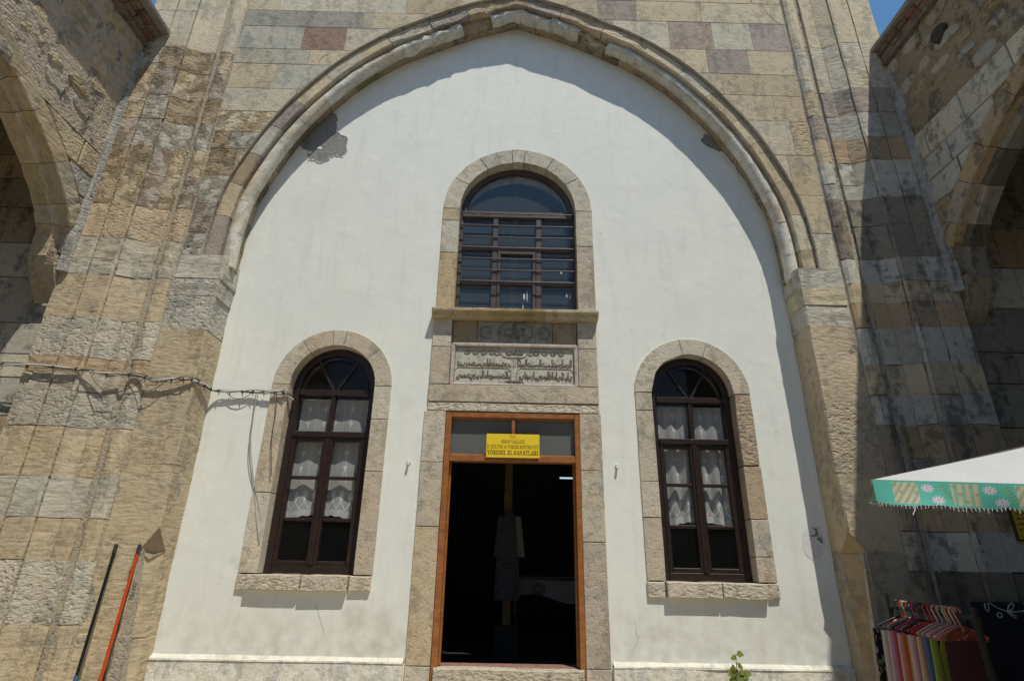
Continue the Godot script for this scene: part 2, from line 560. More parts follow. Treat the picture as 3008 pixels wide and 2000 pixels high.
func make_materials() -> void:
	var sa := stone_color(3, 1024, 0.24, 0.22)
	var sb := stone_color(17, 1024, 0.20, 0.48)
	var tooled := relief([[noise(5, 0.035, FastNoiseLite.TYPE_SIMPLEX_SMOOTH, 3), 320, 1024, 0.55, 1], [noise(6, 0.03, FastNoiseLite.TYPE_SIMPLEX_SMOOTH, 4), 1024, 1024, 0.35, 0], [noise(7, 0.2, FastNoiseLite.TYPE_SIMPLEX, 2), 1024, 1024, 0.12, 0]], 1024)
	var pecked := relief([[noise(8, 0.075, FastNoiseLite.TYPE_SIMPLEX_SMOOTH, 3), 1024, 1024, 0.45, 2], [noise(9, 0.02, FastNoiseLite.TYPE_SIMPLEX_SMOOTH, 4), 1024, 1024, 0.35, 0], [noise(10, 0.25, FastNoiseLite.TYPE_SIMPLEX, 2), 1024, 1024, 0.15, 0]], 1024)
	var worn := relief([[noise(11, 0.035, FastNoiseLite.TYPE_SIMPLEX_SMOOTH, 5), 1024, 1024, 0.6, 2], [noise(12, 0.05, FastNoiseLite.TYPE_SIMPLEX_SMOOTH, 4), 512, 1024, 0.4, 1]], 1024)
	var sc := stone_color(29, 1024, 0.2, 0.25, 0.75)
	M.patchy = mat(Color.WHITE, 0.95, sc, worn, 1.6, 4.0, true)
	M.rolled = mat(Color.WHITE, 0.9, stone_color(33, 512, 0.2, 0.15, 0.28), pecked, 0.7, 2.6, true)
	M.tooled = mat(Color.WHITE, 0.93, sa, tooled, 1.0, 4.0, true)
	M.pecked = mat(Color.WHITE, 0.93, sa, pecked, 1.2, 4.3, true)
	M.worn = mat(Color.WHITE, 0.95, sa, worn, 2.0, 3.7, true)
	M.grimy = mat(Color.WHITE, 0.93, sb, pecked, 0.7, 4.1, true)
	M.rubble = mat(Color.WHITE, 0.95, sb, worn, 2.4, 3.3, true)
	M.mortar = mat(MORTAR, 0.95, sb, worn, 1.2, 3.0)
	M.rollplaster = mat(Color.WHITE, 0.85, sa, pecked, 0.8, 3.0, true)
	M.tablet = mat(Color.WHITE, 0.8, sa, pecked, 0.5, 2.2, true)
	var pc := plaster_color(768)
	var pb := relief([[noise(51, 0.03, FastNoiseLite.TYPE_SIMPLEX_SMOOTH, 4), 512, 768, 0.5, 0], [noise(52, 0.10, FastNoiseLite.TYPE_SIMPLEX_SMOOTH, 3), 768, 768, 0.25, 0], [noise(53, 0.012, FastNoiseLite.TYPE_SIMPLEX_SMOOTH, 2), 768, 768, 0.35, 0]], 768)
	M.plaster = mat(Color(0.80, 0.82, 0.77), 0.85, wall_color(1024, 1344), wall_relief(1024, 1344), 0.5)
	M.plaster.uv1_triplanar = false
	M.plaster.uv1_world_triplanar = false
	M.plaster.uv1_scale = Vector3.ONE
	M.flake = mat(Color(0.74, 0.75, 0.70), 0.85, pc, pb, 0.4, 4.0)
	M.plinth = mat(Color(0.70, 0.68, 0.60), 0.88, sa, pb, 1.2, 3.1)
	M.cement = mat(Color(0.27, 0.27, 0.265), 0.95, sa, pecked, 1.2, 2.0)
	M.greypaint = mat(Color(0.745, 0.735, 0.73), 0.9, pc, pb, 0.6, 2.6)
	var wd := wood_color(61, 512, 0.62)
	M.darkwood = mat(Color(0.038, 0.022, 0.021), 0.35, wd, null, 1.0, 0.8)
	M.metal = mat(Color(0.115, 0.090, 0.094), 0.42, wd, null, 1.0, 1.3)
	M.varnish = mat(Color(0.45, 0.18, 0.058), 0.38, wd, null, 1.0, 0.9)
	M.post = mat(Color(0.24, 0.17, 0.05), 0.6, wd, null, 1.0, 1.2)
	M.brick = mat(Color.WHITE, 0.95, sb, worn, 2.0, 2.0, true)
	M.roof = mat(Color(0.30, 0.28, 0.25), 0.9, sa, worn, 1.5, 2.3)
	M.dark = mat(Color(0.05, 0.045, 0.04), 0.95)
	M.inner = mat(Color(0.09, 0.08, 0.07), 0.95)
	M.paving = mat(Color(0.50, 0.44, 0.345), 0.9, sa, pecked, 1.0, 3.6)
	M.doorfloor = mat(Color(0.30, 0.16, 0.12), 0.7, sa, pecked, 0.4, 1.5)
	M.plain = mat(Color.WHITE, 0.55, null, null, 1.0, 1.0, true)
	M.gloss = mat(Color.WHITE, 0.3, null, null, 1.0, 1.0, true)
	M.matte = mat(Color.WHITE, 0.9, null, null, 1.0, 1.0, true)
	var cl := mat(Color.WHITE, 0.95, null, relief([[noise(71, 0.3, FastNoiseLite.TYPE_SIMPLEX, 1), 256, 256, 1.0, 0]], 256), 0.1, 0.3, true)
	cl.rim_enabled = true
	cl.rim = 0.2
	M.cloth = cl
	var gl := StandardMaterial3D.new()
	gl.transparency = BaseMaterial3D.TRANSPARENCY_ALPHA
	gl.albedo_color = Color(0.55, 0.58, 0.58, 0.014)
	gl.roughness = 0.04
	gl.metallic_specular = 0.36
	M.glass = gl
	var dusty := gl.duplicate()
	dusty.albedo_color = Color(0.56, 0.60, 0.60, 0.09)
	dusty.metallic_specular = 0.85
	M.dustyglass = dusty
	M.frosted = mat(Color(0.125, 0.135, 0.128), 0.18)
	var lc := StandardMaterial3D.new()
	lc.transparency = BaseMaterial3D.TRANSPARENCY_ALPHA
	lc.albedo_texture = lace_texture()
	lc.roughness = 1.0
	lc.cull_mode = BaseMaterial3D.CULL_DISABLED
	M.lace = lc
	var vm := StandardMaterial3D.new()
	vm.albedo_texture = valance_texture()
	vm.uv1_scale = Vector3(2.5, 1, 1)
	vm.roughness = 0.9
	vm.cull_mode = BaseMaterial3D.CULL_DISABLED
	vm.backlight_enabled = true
	vm.backlight = Color(0.3, 0.3, 0.3)
	M.valance = vm
	var cv := mat(Color(0.53, 0.53, 0.53), 0.9, pc, pb, 0.5, 1.7)
	cv.backlight_enabled = true
	cv.backlight = Color(0.25, 0.25, 0.25)
	M.canvas = cv

# ---------------------------------------------------------------- the pointed arch
const HALF := [[3.655, 4.98], [3.655, 5.45], [3.605, 6.0], [3.49, 6.42], [3.31, 6.90], [3.11, 7.30], [2.83, 7.74], [2.56, 8.09], [2.30, 8.38], [1.84, 8.77], [1.44, 9.01], [1.10, 9.20], [0.64, 9.43], [0.28, 9.56], [0.0, 9.66]]
var arc := PackedVector2Array()
var arclen := PackedFloat32Array()

func build_curve() -> void:
	var k := []
	for p in HALF:
		k.append(Vector2(-p[0], p[1]))
	for i in range(HALF.size() - 2, -1, -1):
		k.append(Vector2(HALF[i][0], HALF[i][1]))
	for i in k.size() - 1:
		for t in 6:
			var a: Vector2 = k[maxi(i - 1, 0)]
			var d: Vector2 = k[mini(i + 2, k.size() - 1)]
			arc.append((k[i] as Vector2).cubic_interpolate(k[i + 1], a, d, t / 6.0))
	arc.append(k[k.size() - 1])
	arclen.append(0.0)
	for i in range(1, arc.size()):
		arclen.append(arclen[i - 1] + arc[i].distance_to(arc[i - 1]))

func arc_at(s: float, n := 0.0) -> Vector2:
	var i := 1
	while i < arc.size() - 1 and arclen[i] < s:
		i += 1
	var t := (s - arclen[i - 1]) / (arclen[i] - arclen[i - 1])
	var p := arc[i - 1].lerp(arc[i], t)
	var a := arc[maxi(i - 3, 0)]
	var b := arc[mini(i + 2, arc.size() - 1)]
	var d := (b - a).normalized()
	return p + Vector2(-d.y, d.x) * n

func arc_frame(s: float) -> Transform3D:
	var p := arc_at(s)
	var q := arc_at(s, 1.0)
	var nn := q - p
	return Transform3D(Basis(Vector3(nn.x, nn.y, 0), Vector3(0, 0, 1), Vector3(nn.y, -nn.x, 0)), Vector3(p.x, p.y, 0))

func arc_offset(n: float) -> PackedVector2Array:
	var out := PackedVector2Array()
	var L := arclen[arclen.size() - 1]
	for i in 61:
		out.append(arc_at(L * i / 60.0, n))
	return out

func rect(x0: float, y0: float, x1: float, y1: float) -> PackedVector2Array:
	return PackedVector2Array([Vector2(x0, y0), Vector2(x1, y0), Vector2(x1, y1), Vector2(x0, y1)])

func flat(mb: MB, poly: PackedVector2Array, xf: Transform3D, w: float) -> void:
	var t := Geometry2D.triangulate_polygon(poly)
	for i in range(0, t.size(), 3):
		mb.tri(xf * Vector3(poly[t[i]].x, poly[t[i]].y, w), xf * Vector3(poly[t[i + 1]].x, poly[t[i + 1]].y, w), xf * Vector3(poly[t[i + 2]].x, poly[t[i + 2]].y, w), xf.basis.z)

func edge_band(mb: MB, poly: PackedVector2Array, xf: Transform3D, w0: float, w1: float) -> void:
	for i in poly.size():
		var a := poly[i]
		var b := poly[(i + 1) % poly.size()]
		var o := Vector3(b.y - a.y, a.x - b.x, 0)
		if Geometry2D.is_polygon_clockwise(poly):
			o = -o
		mb.quad(xf * Vector3(a.x, a.y, w0), xf * Vector3(b.x, b.y, w0), xf * Vector3(b.x, b.y, w1), xf * Vector3(a.x, a.y, w1), xf.basis * o)

func round_top(cx: float, half: float, spring: float, bottom: float, k := 20) -> PackedVector2Array:
	# outline of a round-headed opening, counter-clockwise from bottom left
	var p := PackedVector2Array([Vector2(cx - half, bottom), Vector2(cx + half, bottom)])
	for i in k + 1:
		var a := PI * i / k
		p.append(Vector2(cx + cos(a) * half, spring + sin(a) * half))
	return p

# colours of the spandrel stones that the eye picks out: x0 y0 x1 y1
func spandrel_color(p: Vector2) -> Color:
	var marks := [[-3.25, 8.60, -2.55, 9.10, RED], [-4.25, 9.10, -2.35, 9.46, Color(0.36, 0.335, 0.28)], [-4.25, 8.6, -3.25, 9.10, Color(0.46, 0.45, 0.38)], [-4.25, 8.1, -2.9, 8.6, Color(0.47, 0.445, 0.36)],
		[1.25, 9.45, 1.9, 9.95, MAUVE], [2.35, 8.85, 3.02, 9.42, Color(0.41, 0.33, 0.265)], [2.9, 8.36, 3.55, 8.84, MAUVE], [3.64, 8.85, 4.25, 9.42, Color(0.37, 0.31, 0.28)], [3.02, 8.85, 3.64, 9.42, Color(0.50, 0.48, 0.37)], [3.95, 6.85, 4.3, 7.5, YELLOW]]
	for m in marks:
		if p.x > m[0] and p.x < m[2] and p.y > m[1] and p.y < m[3]:
			return m[4]
	if p.x < -3.3 and p.y < 7.2:
		return [MAUVE, BROWN, TAN, CREAM, GREY][rng.randi() % 5]
	return [PALE, CREAM, CREAM, TAN, PALE][rng.randi() % 5]

func facade() -> void:
	var F := thing("stone_facade", "weathered beige stone facade with a tall pointed arch between two moulded side piers", "building")
	var L := arclen[arclen.size() - 1]
	var I := Transform3D()
	var outer := arc_offset(0.295)
	# body behind the facing: pieces either side so that no outline has a hole
	var core := MB.new()
	var arch_area := PackedVector2Array([Vector2(-3.66, -0.5)])
	arch_area.append_array(arc_offset(0.288))
	arch_area.append(Vector2(3.66, -0.5))
	for piece in [rect(-5.50, -0.1, 0.0, 11.4), rect(0.0, -0.1, 5.50, 11.4)]:
		for q in Geometry2D.clip_polygons(piece, arch_area):
			flat(core, q, I, 0.3955)
			edge_band(core, q, I, 0.3955, -0.5)
	core.box(Vector3(0, 11.35, -3.6), Vector3(11.0, 0.2, 7.8))
	core.box(Vector3(-5.3, 9.2, -3.7), Vector3(0.4, 4.3, 6.5))
	core.box(Vector3(5.3, 9.2, -3.7), Vector3(0.4, 4.3, 6.5))
	part(F, "wall_core", core, M.mortar)
	# spandrel courses
	var hole := PackedVector2Array([Vector2(-3.95, 4.0)])
	hole.append_array(outer)
	hole.append(Vector2(3.95, 4.0))
	for side in [-1.0, 1.0]:
		var ys := [5.07, 5.40, 5.85, 6.30, 6.75, 7.05, 7.42, 7.85, 8.33, 8.63, 9.10, 9.44, 9.9, 10.4, 10.9, 11.3] if side < 0.0 else [5.07, 5.6, 6.2, 6.87, 7.48, 7.95, 8.36, 8.845, 9.42, 9.86, 10.4, 10.9, 11.3]
		var cuts := {9: [-3.26, -2.6, -1.6], 10: [-3.44, -2.38, -1.2], 8: [-3.1, -2.0]} if side < 0.0 else {3: [3.95], 6: [2.9, 3.52], 7: [1.5, 2.36, 3.03, 3.64], 8: [1.27, 1.88, 2.9]}
		for i in ys.size() - 1:
			var xs := []
			if cuts.has(i):
				xs = cuts[i].duplicate()
			else:
				var x := rng.randf_range(0.4, 1.3)
				while x < 4.0:
					xs.append(x * side)
					x += rng.randf_range(0.75, 1.5)
			xs.append(0.0)
			xs.append(4.20 * side)
			xs.sort()
			for j in xs.size() - 1:
				if xs[j + 1] - xs[j] < 0.05:
					continue
				for q in Geometry2D.clip_polygons(rect(xs[j] + 0.001, ys[i] + 0.001, xs[j + 1] - 0.001, ys[i + 1] - 0.001), hole):
					var area := 0.0
					for t in q.size():
						area += q[t].cross(q[(t + 1) % q.size()]) / 2.0
					if absf(area) < 0.012 or Geometry2D.triangulate_polygon(q).is_empty():
						continue
					var cen := Vector2()
					for p in q:
						cen += p / q.size()
					var b := MB.new()
					b.col = vary(spandrel_color(cen), 0.06)
					b.stone(q, I, 0.40 + rng.randf_range(-0.002, 0.003), 0.09, 0.003, 0.004, rng, 0.55)
					part(F, "stone", b, M.worn if cen.x > 3.95 and cen.y > 6.85 and cen.y < 7.5 else (M.patchy if cen.x < -3.2 and cen.y < 7.4 else M.pecked))
	# flat band, rounded roll and soffit, block by block
	var s := 0.0
	var k := 0
	while s < L - 0.05:
		var e := minf(s + rng.randf_range(0.42, 0.72), L)
		if L - e < 0.25:
			e = L
		var fr := []
		for t in 4:
			fr.append(arc_frame(lerpf(s + 0.003, e - 0.003, t / 3.0)))
		var mid := arc_at((s + e) / 2.0)
		var b := MB.new()
		var c: Color = [CREAM, PALE, TAN][rng.randi() % 3]
		if mid.x < -3.0:
			c = [MAUVE, TAN, BROWN, GREY][k % 4]
		elif absf(mid.x) < 1.5:
			c = [MAUVE, TAN, BROWN][k % 3]
		b.col = vary(c)
		b.sweep(fr, PackedVector2Array([Vector2(0.10, 0.02), Vector2(0.10, 0.335), Vector2(0.115, 0.352), Vector2(0.275, 0.355), Vector2(0.292, 0.34), Vector2(0.292, 0.02)]), false, true, 0.016 if absf(mid.x) < 1.6 else 0.004, rng)
		part(F, "voussoir", b, M.worn if absf(mid.x) < 1.6 else M.pecked)
		s = e
		k += 1
	s = 0.0
	while s < L - 0.05:
		var e := minf(s + rng.randf_range(0.26, 0.46), L)
		if L - e < 0.2:
			e = L
		var fr := []
		for t in 3:
			fr.append(arc_frame(lerpf(s + 0.003, e - 0.003, t / 2.0)))
		var mid := arc_at((s + e) / 2.0)
		var b := MB.new()
		b.col = vary([Color(0.30, 0.265, 0.17), BROWN, MOSS, Color(0.36, 0.30, 0.20), Color(0.42, 0.33, 0.2)][rng.randi() % 5], 0.12)
		b.sweep(fr, PackedVector2Array([Vector2(0.0, -0.03), Vector2(-0.03, 0.06), Vector2(-0.045, 0.16), Vector2(0.03, 0.24), Vector2(0.12, 0.24), Vector2(0.12, -0.03)]), false, true, 0.009, rng)
		part(F, "soffit_stone", b, M.rubble)
		s = e
	# the roll moulding, limewashed, broken away right of the apex
	s = 0.0
	k = 0
	while s < L - 0.03:
		var e := minf(s + 0.5, L)
		var fr := []
		for t in 5:
			fr.append(arc_frame(lerpf(s + 0.002, e - 0.002, t / 4.0)))
		var x := arc_at((s + e) / 2.0).x
		s = e
		var broken := (x > 0.9 and x < 1.5) or (x > -0.85 and x < -0.2)
		var b := MB.new()
		var sec := PackedVector2Array()
		var ra := 0.075 if broken else 0.095
		var jig := 0.028 if broken else (0.020 if absf(x) < 1.7 else 0.004)
		for t in 10:
			var an := TAU * t / 10.0
			sec.append(Vector2((0.065 if broken else 0.022) + cos(an) * ra, (0.17 if broken else 0.215) + sin(an) * ra * 0.95))
		b.col = vary([TAN, MAUVE, BROWN][k % 3] if broken else [Color(0.68, 0.66, 0.585), Color(0.66, 0.63, 0.54), Color(0.62, 0.57, 0.47)][k % 3], 0.04)
		b.sweep(fr, sec, not broken, true, jig, rng)
		part(F, "roll_moulding", b, M.worn if broken or absf(x) < 1.2 else M.rolled)
		k += 1
	# jambs below the arch: blocks with a chamfer at the foot
	for side in [-1.0, 1.0]:
		var cy := [0.0, 0.75, 1.58, 1.80, 2.45, 3.35, 4.05, 4.50, 4.74, 5.07] if side < 0.0 else [0.0, 0.8, 1.69, 1.90, 2.5, 3.34, 4.28, 4.56, 4.80, 5.07]
		var cols := [TAN, TAN, TAN, Color(0.53, 0.44, 0.30), TAN, YELLOW, GREY, GREY, BLUEGREY] if side < 0.0 else [Color(0.36, 0.30, 0.215), Color(0.38, 0.32, 0.235), TAN, TAN, Color(0.50, 0.41, 0.29), Color(0.54, 0.44, 0.31), BLUEGREY, CREAM, BLUEGREY]
		for i in cy.size() - 1:
			if i == 2:
				continue
			var b := MB.new()
			b.col = vary(cols[i], 0.04)
			var sec: PackedVector2Array
			if i < 2:
				sec = PackedVector2Array([Vector2(3.655 * side, -0.03), Vector2(3.655 * side, 0.205), Vector2(3.80 * side, 0.40), Vector2(4.205 * side, 0.40), Vector2(4.205 * side, -0.03)])
			elif i >= cy.size() - 3:
				sec = PackedVector2Array([Vector2(3.63 * side, -0.03), Vector2(3.63 * side, 0.36), Vector2(3.66 * side, 0.404), Vector2(4.20 * side, 0.408), Vector2(4.20 * side, -0.03)])
				if i == cy.size() - 3:
					sec[0] = Vector2(3.643 * side, -0.03)
					sec[1] = Vector2(3.643 * side, 0.37)
			else:
				sec = PackedVector2Array([Vector2(3.655 * side, -0.03), Vector2(3.655 * side, 0.385), Vector2(3.67 * side, 0.40), Vector2(4.205 * side, 0.40), Vector2(4.205 * side, -0.03)])
			var fr := []
			for t in 4:
				fr.append(Transform3D(Basis(Vector3(1, 0, 0), Vector3(0, 0, 1), Vector3(0, 1, 0)), Vector3(0, lerpf(cy[i] + 0.001, cy[i + 1] - 0.001, t / 3.0), 0)))
			b.sweep(fr, sec, false, true, 0.006, rng)
			part(F, "jamb_stone", b, M.worn if (side > 0.0 and i == 4) or (side < 0.0 and i > 5 and i < 8) else M.tooled)
		# broach stop: the chamfered corner becomes square again, with a sloping triangular face
		var y0: float = cy[2]
		var y1: float = cy[3]
		var lo := [Vector3(3.655 * side, y0, -0.03), Vector3(3.655 * side, y0, 0.205), Vector3(3.80 * side, y0, 0.40), Vector3(4.205 * side, y0, 0.40)]
		var hi := [Vector3(3.655 * side, y1, -0.03), Vector3(3.655 * side, y1, 0.40), Vector3(3.655 * side, y1, 0.40), Vector3(4.205 * side, y1, 0.40)]
		var bl := MB.new()
		bl.col = vary(cols[2], 0.04)
		var refs := [Vector3(-side, 0, 0), Vector3(-side, 0.5, 1), Vector3(0, 0, 1)]
		for m in 3:
			bl.quad(lo[m], lo[m + 1], hi[m + 1], hi[m], refs[m])
		part(F, "jamb_stone", bl, M.tooled)
		var oc := Color(0.37, 0.305, 0.205) if side < 0.0 else Color(0.44, 0.33, 0.195)
		var st := MB.new()
		st.col = oc
		var A := Vector3(3.652 * side, y1 - 0.01, 0.404)
		var B := Vector3(3.812 * side, y0 - 0.02, 0.406)
		var C := Vector3(3.650 * side, y0 - 0.02, 0.20)
		var D := Vector3(3.733 * side, y0 - (0.10 if side < 0.0 else 0.03), 0.33)
		var up := Vector3(-side, 0.5, 1.0).normalized() * 0.006
		st.tri(A + up, B + up, C + up, up)
		st.tri(B + up, D + up, C + up, up)
		st.quad(B + up, D + up, D - up, B - up, Vector3(0, -1, 0))
		st.quad(C + up, D + up, D - up, C - up, Vector3(0, -1, 0))
		st.quad(A + up, B + up, B - up, A - up, Vector3(side, 1, 0))
		part(F, "chamfer_stop", st, M.pecked, "pyramid-shaped stop above the chamfered corner of the pier")
		if side > 0.0:
			var cf := MB.new()
			cf.col = Color(0.45, 0.335, 0.20)
			var nn := Vector3(-0.8, 0, 0.6) * 0.004
			for m in 6:
				var ya := y0 * m / 6.0
				var yb := y0 * (m + 1) / 6.0
				cf.quad(Vector3(3.662, ya, 0.214) + nn, Vector3(3.796, ya, 0.395) + nn, Vector3(3.796, yb, 0.395) + nn, Vector3(3.662, yb, 0.214) + nn, nn)
			part(F, "chamfer_face", cf, M.tooled)
		else:
			# damp streak below the stop
			var ds := MB.new()
			ds.col = Color(0.20, 0.165, 0.11)
			for m in 14:
				var ya := lerpf(0.36, y0 - 0.05, m / 14.0)
				var yb := lerpf(0.36, y0 - 0.05, (m + 1) / 14.0)
				var xa := 3.80 + 0.008 * sin(m * 1.7)
				var xb := 3.80 + 0.008 * sin((m + 1) * 1.7)
				var wa := 0.035 + 0.010 * sin(m * 2.3)
				var wb := 0.035 + 0.010 * sin((m + 1) * 2.3)
				ds.quad(Vector3(-xa - 0.006, ya, 0.4075), Vector3(-xa - wa - 0.006, ya, 0.4075), Vector3(-xb - wb - 0.006, yb, 0.4075), Vector3(-xb - 0.006, yb, 0.4075), Vector3(0, 0, 1))
			part(F, "damp_streak", ds, M.patchy)
	# cracks running through the facing
	for q in [[[3.86, 9.95], [3.93, 9.72], [4.05, 9.52], [4.16, 9.40], [4.19, 9.1]], [[2.95, 8.28], [3.12, 8.22], [3.3, 8.08], [3.42, 7.9]], [[-2.75, 8.62], [-2.9, 8.5], [-2.95, 8.34]], [[1.9, 9.5], [2.1, 9.38], [2.36, 9.33]]]:
		part(F, "crack", crack(q, 0.4075, 0.007, Color(0.16, 0.135, 0.10)), M.matte)
	# upright mouldings, course by course
	var yl := [0.0, 0.30, 0.87, 1.46, 1.87, 2.29, 2.82, 3.22, 3.44, 3.63, 4.12, 4.70, 4.92, 5.22, 5.72, 6.22, 6.66, 7.12, 7.55, 8.05, 8.48, 9.2, 10.2, 11.3]
	var cl := [TAN, TAN, BLUEGREY, TAN, BLUEGREY, YELLOW, GREY, Color(0.47, 0.43, 0.36), ORANGE, BLUEGREY, Color(0.54, 0.45, 0.31), BLUEGREY, Color(0.53, 0.48, 0.38), Color(0.51, 0.395, 0.255), MAUVE, BROWN, GREY, BROWN, MAUVE, BROWN, PALE, PALE, PALE]
	var yr := [0.0, 0.35, 0.92, 1.51, 1.90, 2.32, 2.68, 3.05, 3.40, 3.78, 4.24, 4.58, 4.86, 5.20, 5.70, 6.12, 6.36, 6.72, 7.12, 7.55, 8.0, 8.9, 10.0, 11.3]
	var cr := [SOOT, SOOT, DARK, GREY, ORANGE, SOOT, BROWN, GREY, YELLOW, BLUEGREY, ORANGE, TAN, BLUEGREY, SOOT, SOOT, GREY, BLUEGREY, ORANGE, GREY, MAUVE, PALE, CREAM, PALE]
	var secs := [
		PackedVector2Array([Vector2(4.212, 0.3), Vector2(4.216, 0.385), Vector2(4.235, 0.425), Vector2(4.275, 0.452), Vector2(4.325, 0.460), Vector2(4.375, 0.452), Vector2(4.415, 0.425), Vector2(4.432, 0.385), Vector2(4.436, 0.3)]),
		PackedVector2Array([Vector2(4.462, 0.3), Vector2(4.464, 0.385), Vector2(4.484, 0.39), Vector2(4.49, 0.428), Vector2(4.664, 0.434), Vector2(4.666, 0.3)]),
		PackedVector2Array([Vector2(4.670, 0.3), Vector2(4.672, 0.425), Vector2(4.864, 0.515), Vector2(4.868, 0.3)]),
		PackedVector2Array([Vector2(4.872, 0.3), Vector2(4.874, 0.535), Vector2(4.904, 0.548), Vector2(4.910, 0.538), Vector2(5.172, 0.540), Vector2(5.174, 0.3)]),
		PackedVector2Array([Vector2(5.182, 0.3), Vector2(5.184, 0.548), Vector2(5.41, 0.552), Vector2(5.425, 0.535), Vector2(5.53, 0.535), Vector2(5.53, 0.3)])]
	for side in [-1.0, 1.0]:
		var yy: Array = yl if side < 0.0 else yr
		var cc: Array = cl if side < 0.0 else cr
		for i in yy.size() - 1:
			for q in secs.size():
				var sec := PackedVector2Array()
				for p in secs[q]:
					sec.append(Vector2(p.x * side, p.y))
				var wob := rng.randf_range(-0.015, 0.015)
				var fr := []
				var y0: float = yy[i] + 0.001 + (wob if i > 0 else 0.0) * 0.5
				var y1: float = yy[i + 1] - 0.0015 + wob * 0.5
				for t in 4:
					fr.append(Transform3D(Basis(Vector3(1, 0, 0), Vector3(0, 0, 1), Vector3(0, 1, 0)), Vector3(0, lerpf(y0, y1, t / 3.0), 0)))
				var b := MB.new()
				var c: Color = cc[i]
				if i > 13 and i < 20 and side < 0.0 and rng.randf() < 0.55:
					c = [BROWN, TAN, GREY, MAUVE, TAN][rng.randi() % 5]
				if side > 0.0 and q == 0 and i > 16 and i < 20:
					c = [MAUVE, TAN, YELLOW][i % 3]
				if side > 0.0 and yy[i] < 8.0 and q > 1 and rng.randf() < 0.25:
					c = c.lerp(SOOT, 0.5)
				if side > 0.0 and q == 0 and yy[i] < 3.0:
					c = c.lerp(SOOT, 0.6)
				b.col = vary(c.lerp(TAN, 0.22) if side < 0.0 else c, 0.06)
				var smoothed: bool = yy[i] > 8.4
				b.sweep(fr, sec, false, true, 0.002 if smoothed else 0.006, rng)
				var m: Material = M.tooled
				if side > 0.0:
					m = M.grimy
				elif smoothed:
					m = M.pecked
				elif i > 13:
					m = M.patchy
				elif i in [2, 6, 9, 13]:
					m = M.worn
				if side > 0.0 and yy[i] > 6.7:
					m = M.tooled
				if smoothed:
					m = M.pecked
				part(F, "moulding_stone", b, m)

func crack(pts: Array, z: float, w: float, c: Color) -> MB:
	# a thin wandering fissure, tapering at both ends
	var p := PackedVector2Array()
	for i in pts.size() - 1:
		for t in 5:
			var a := Vector2(pts[i][0], pts[i][1]).lerp(Vector2(pts[i + 1][0], pts[i + 1][1]), t / 5.0)
			p.append(a + Vector2(rng.randf_range(-0.012, 0.012), rng.randf_range(-0.012, 0.012)))
	p.append(Vector2(pts[-1][0], pts[-1][1]))
	var b := MB.new()
	b.col = c
	for i in p.size() - 1:
		var d := (p[i + 1] - p[i]).normalized()
		var o := Vector2(-d.y, d.x) * w * 0.5
		var k0 := sin(PI * i / (p.size() - 1.0)) * 0.8 + 0.2
		var k1 := sin(PI * (i + 1) / (p.size() - 1.0)) * 0.8 + 0.2
		b.quad(Vector3(p[i].x - o.x * k0, p[i].y - o.y * k0, z), Vector3(p[i + 1].x - o.x * k1, p[i + 1].y - o.y * k1, z), Vector3(p[i + 1].x + o.x * k1, p[i + 1].y + o.y * k1, z), Vector3(p[i].x + o.x * k0, p[i].y + o.y * k0, z), Vector3(0, 0, 1))
	return b

# ---------------------------------------------------------------- the white wall with its openings
const UW := [0.068, 0.813, 1.05, 6.13, 4.53]     # upper window: centre, inner half, outer half, spring, bottom
const LW := [-2.186, 0.522, 0.735, 3.507, 1.355]
const RW := [2.275, 0.508, 0.720, 3.50, 1.355]
const DX0 := -0.995
const DX1 := 1.110

func voussoirs(F: Node3D, w: Array, front: float, angles: Array, cols: Array, key := -1) -> void:
	var C := Vector2(w[0], w[3])
	for i in angles.size() - 1:
		var a0: float = deg_to_rad(angles[i]) + 0.0012
		var a1: float = deg_to_rad(angles[i + 1]) - 0.0012
		var p := PackedVector2Array()
		var k := maxi(2, int((a1 - a0) / 0.16))
		for t in k + 1:
			var a := lerpf(a0, a1, float(t) / k)
			p.append(C + Vector2(cos(a), sin(a)) * w[2])
		for t in k + 1:
			var a := lerpf(a1, a0, float(t) / k)
			p.append(C + Vector2(cos(a), sin(a)) * w[1])
		var b := MB.new()
		b.col = vary(cols[i % cols.size()] if i != key else Color(0.56, 0.53, 0.46), 0.05)
		b.stone(p, Transform3D(), front + rng.randf_range(0.0, 0.006) + (0.006 if i == key else 0.0), 0.5, 0.003, 0.004, rng, 0.4)
		part(F, "stone", b, M.pecked)

func side_stones(F: Node3D, x0: float, x1: float, ys: Array, front: float, cols: Array, m: Material, rough := 0.004) -> void:
	for i in ys.size() - 1:
		var b := MB.new()
		b.col = vary(cols[i % cols.size()], 0.05)
		b.stone(rect(x0, ys[i] + 0.001, x1, ys[i + 1] - 0.001), Transform3D(), front + rng.randf_range(-0.003, 0.005), 0.5, rough, 0.0045, rng, 0.25)
		part(F, "stone", b, m)

func bar(parent: Node, called: String, x0: float, y0: float, x1: float, y1: float, z: float, d: float, m: Material, bev := 0.006) -> MeshInstance3D:
	return boxpart(parent, called, Vector3((x0 + x1) / 2, (y0 + y1) / 2, z), Vector3(absf(x1 - x0), absf(y1 - y0), d), m, Color(1, 1, 1), bev)

func arch_bar(cx: float, cy: float, r0: float, r1: float, z: float, d: float) -> MB:
	var b := MB.new()
	var fr := []
	for i in 17:
		var a := PI * i / 16.0
		fr.append(Transform3D(Basis(Vector3(cos(a), sin(a), 0), Vector3(0, 0, 1), Vector3(-sin(a), cos(a), 0)), Vector3(cx, cy, z)))
	b.sweep(fr, PackedVector2Array([Vector2(r0, -d / 2), Vector2(r0, d / 2), Vector2(r1, d / 2), Vector2(r1, -d / 2)]))
	return b

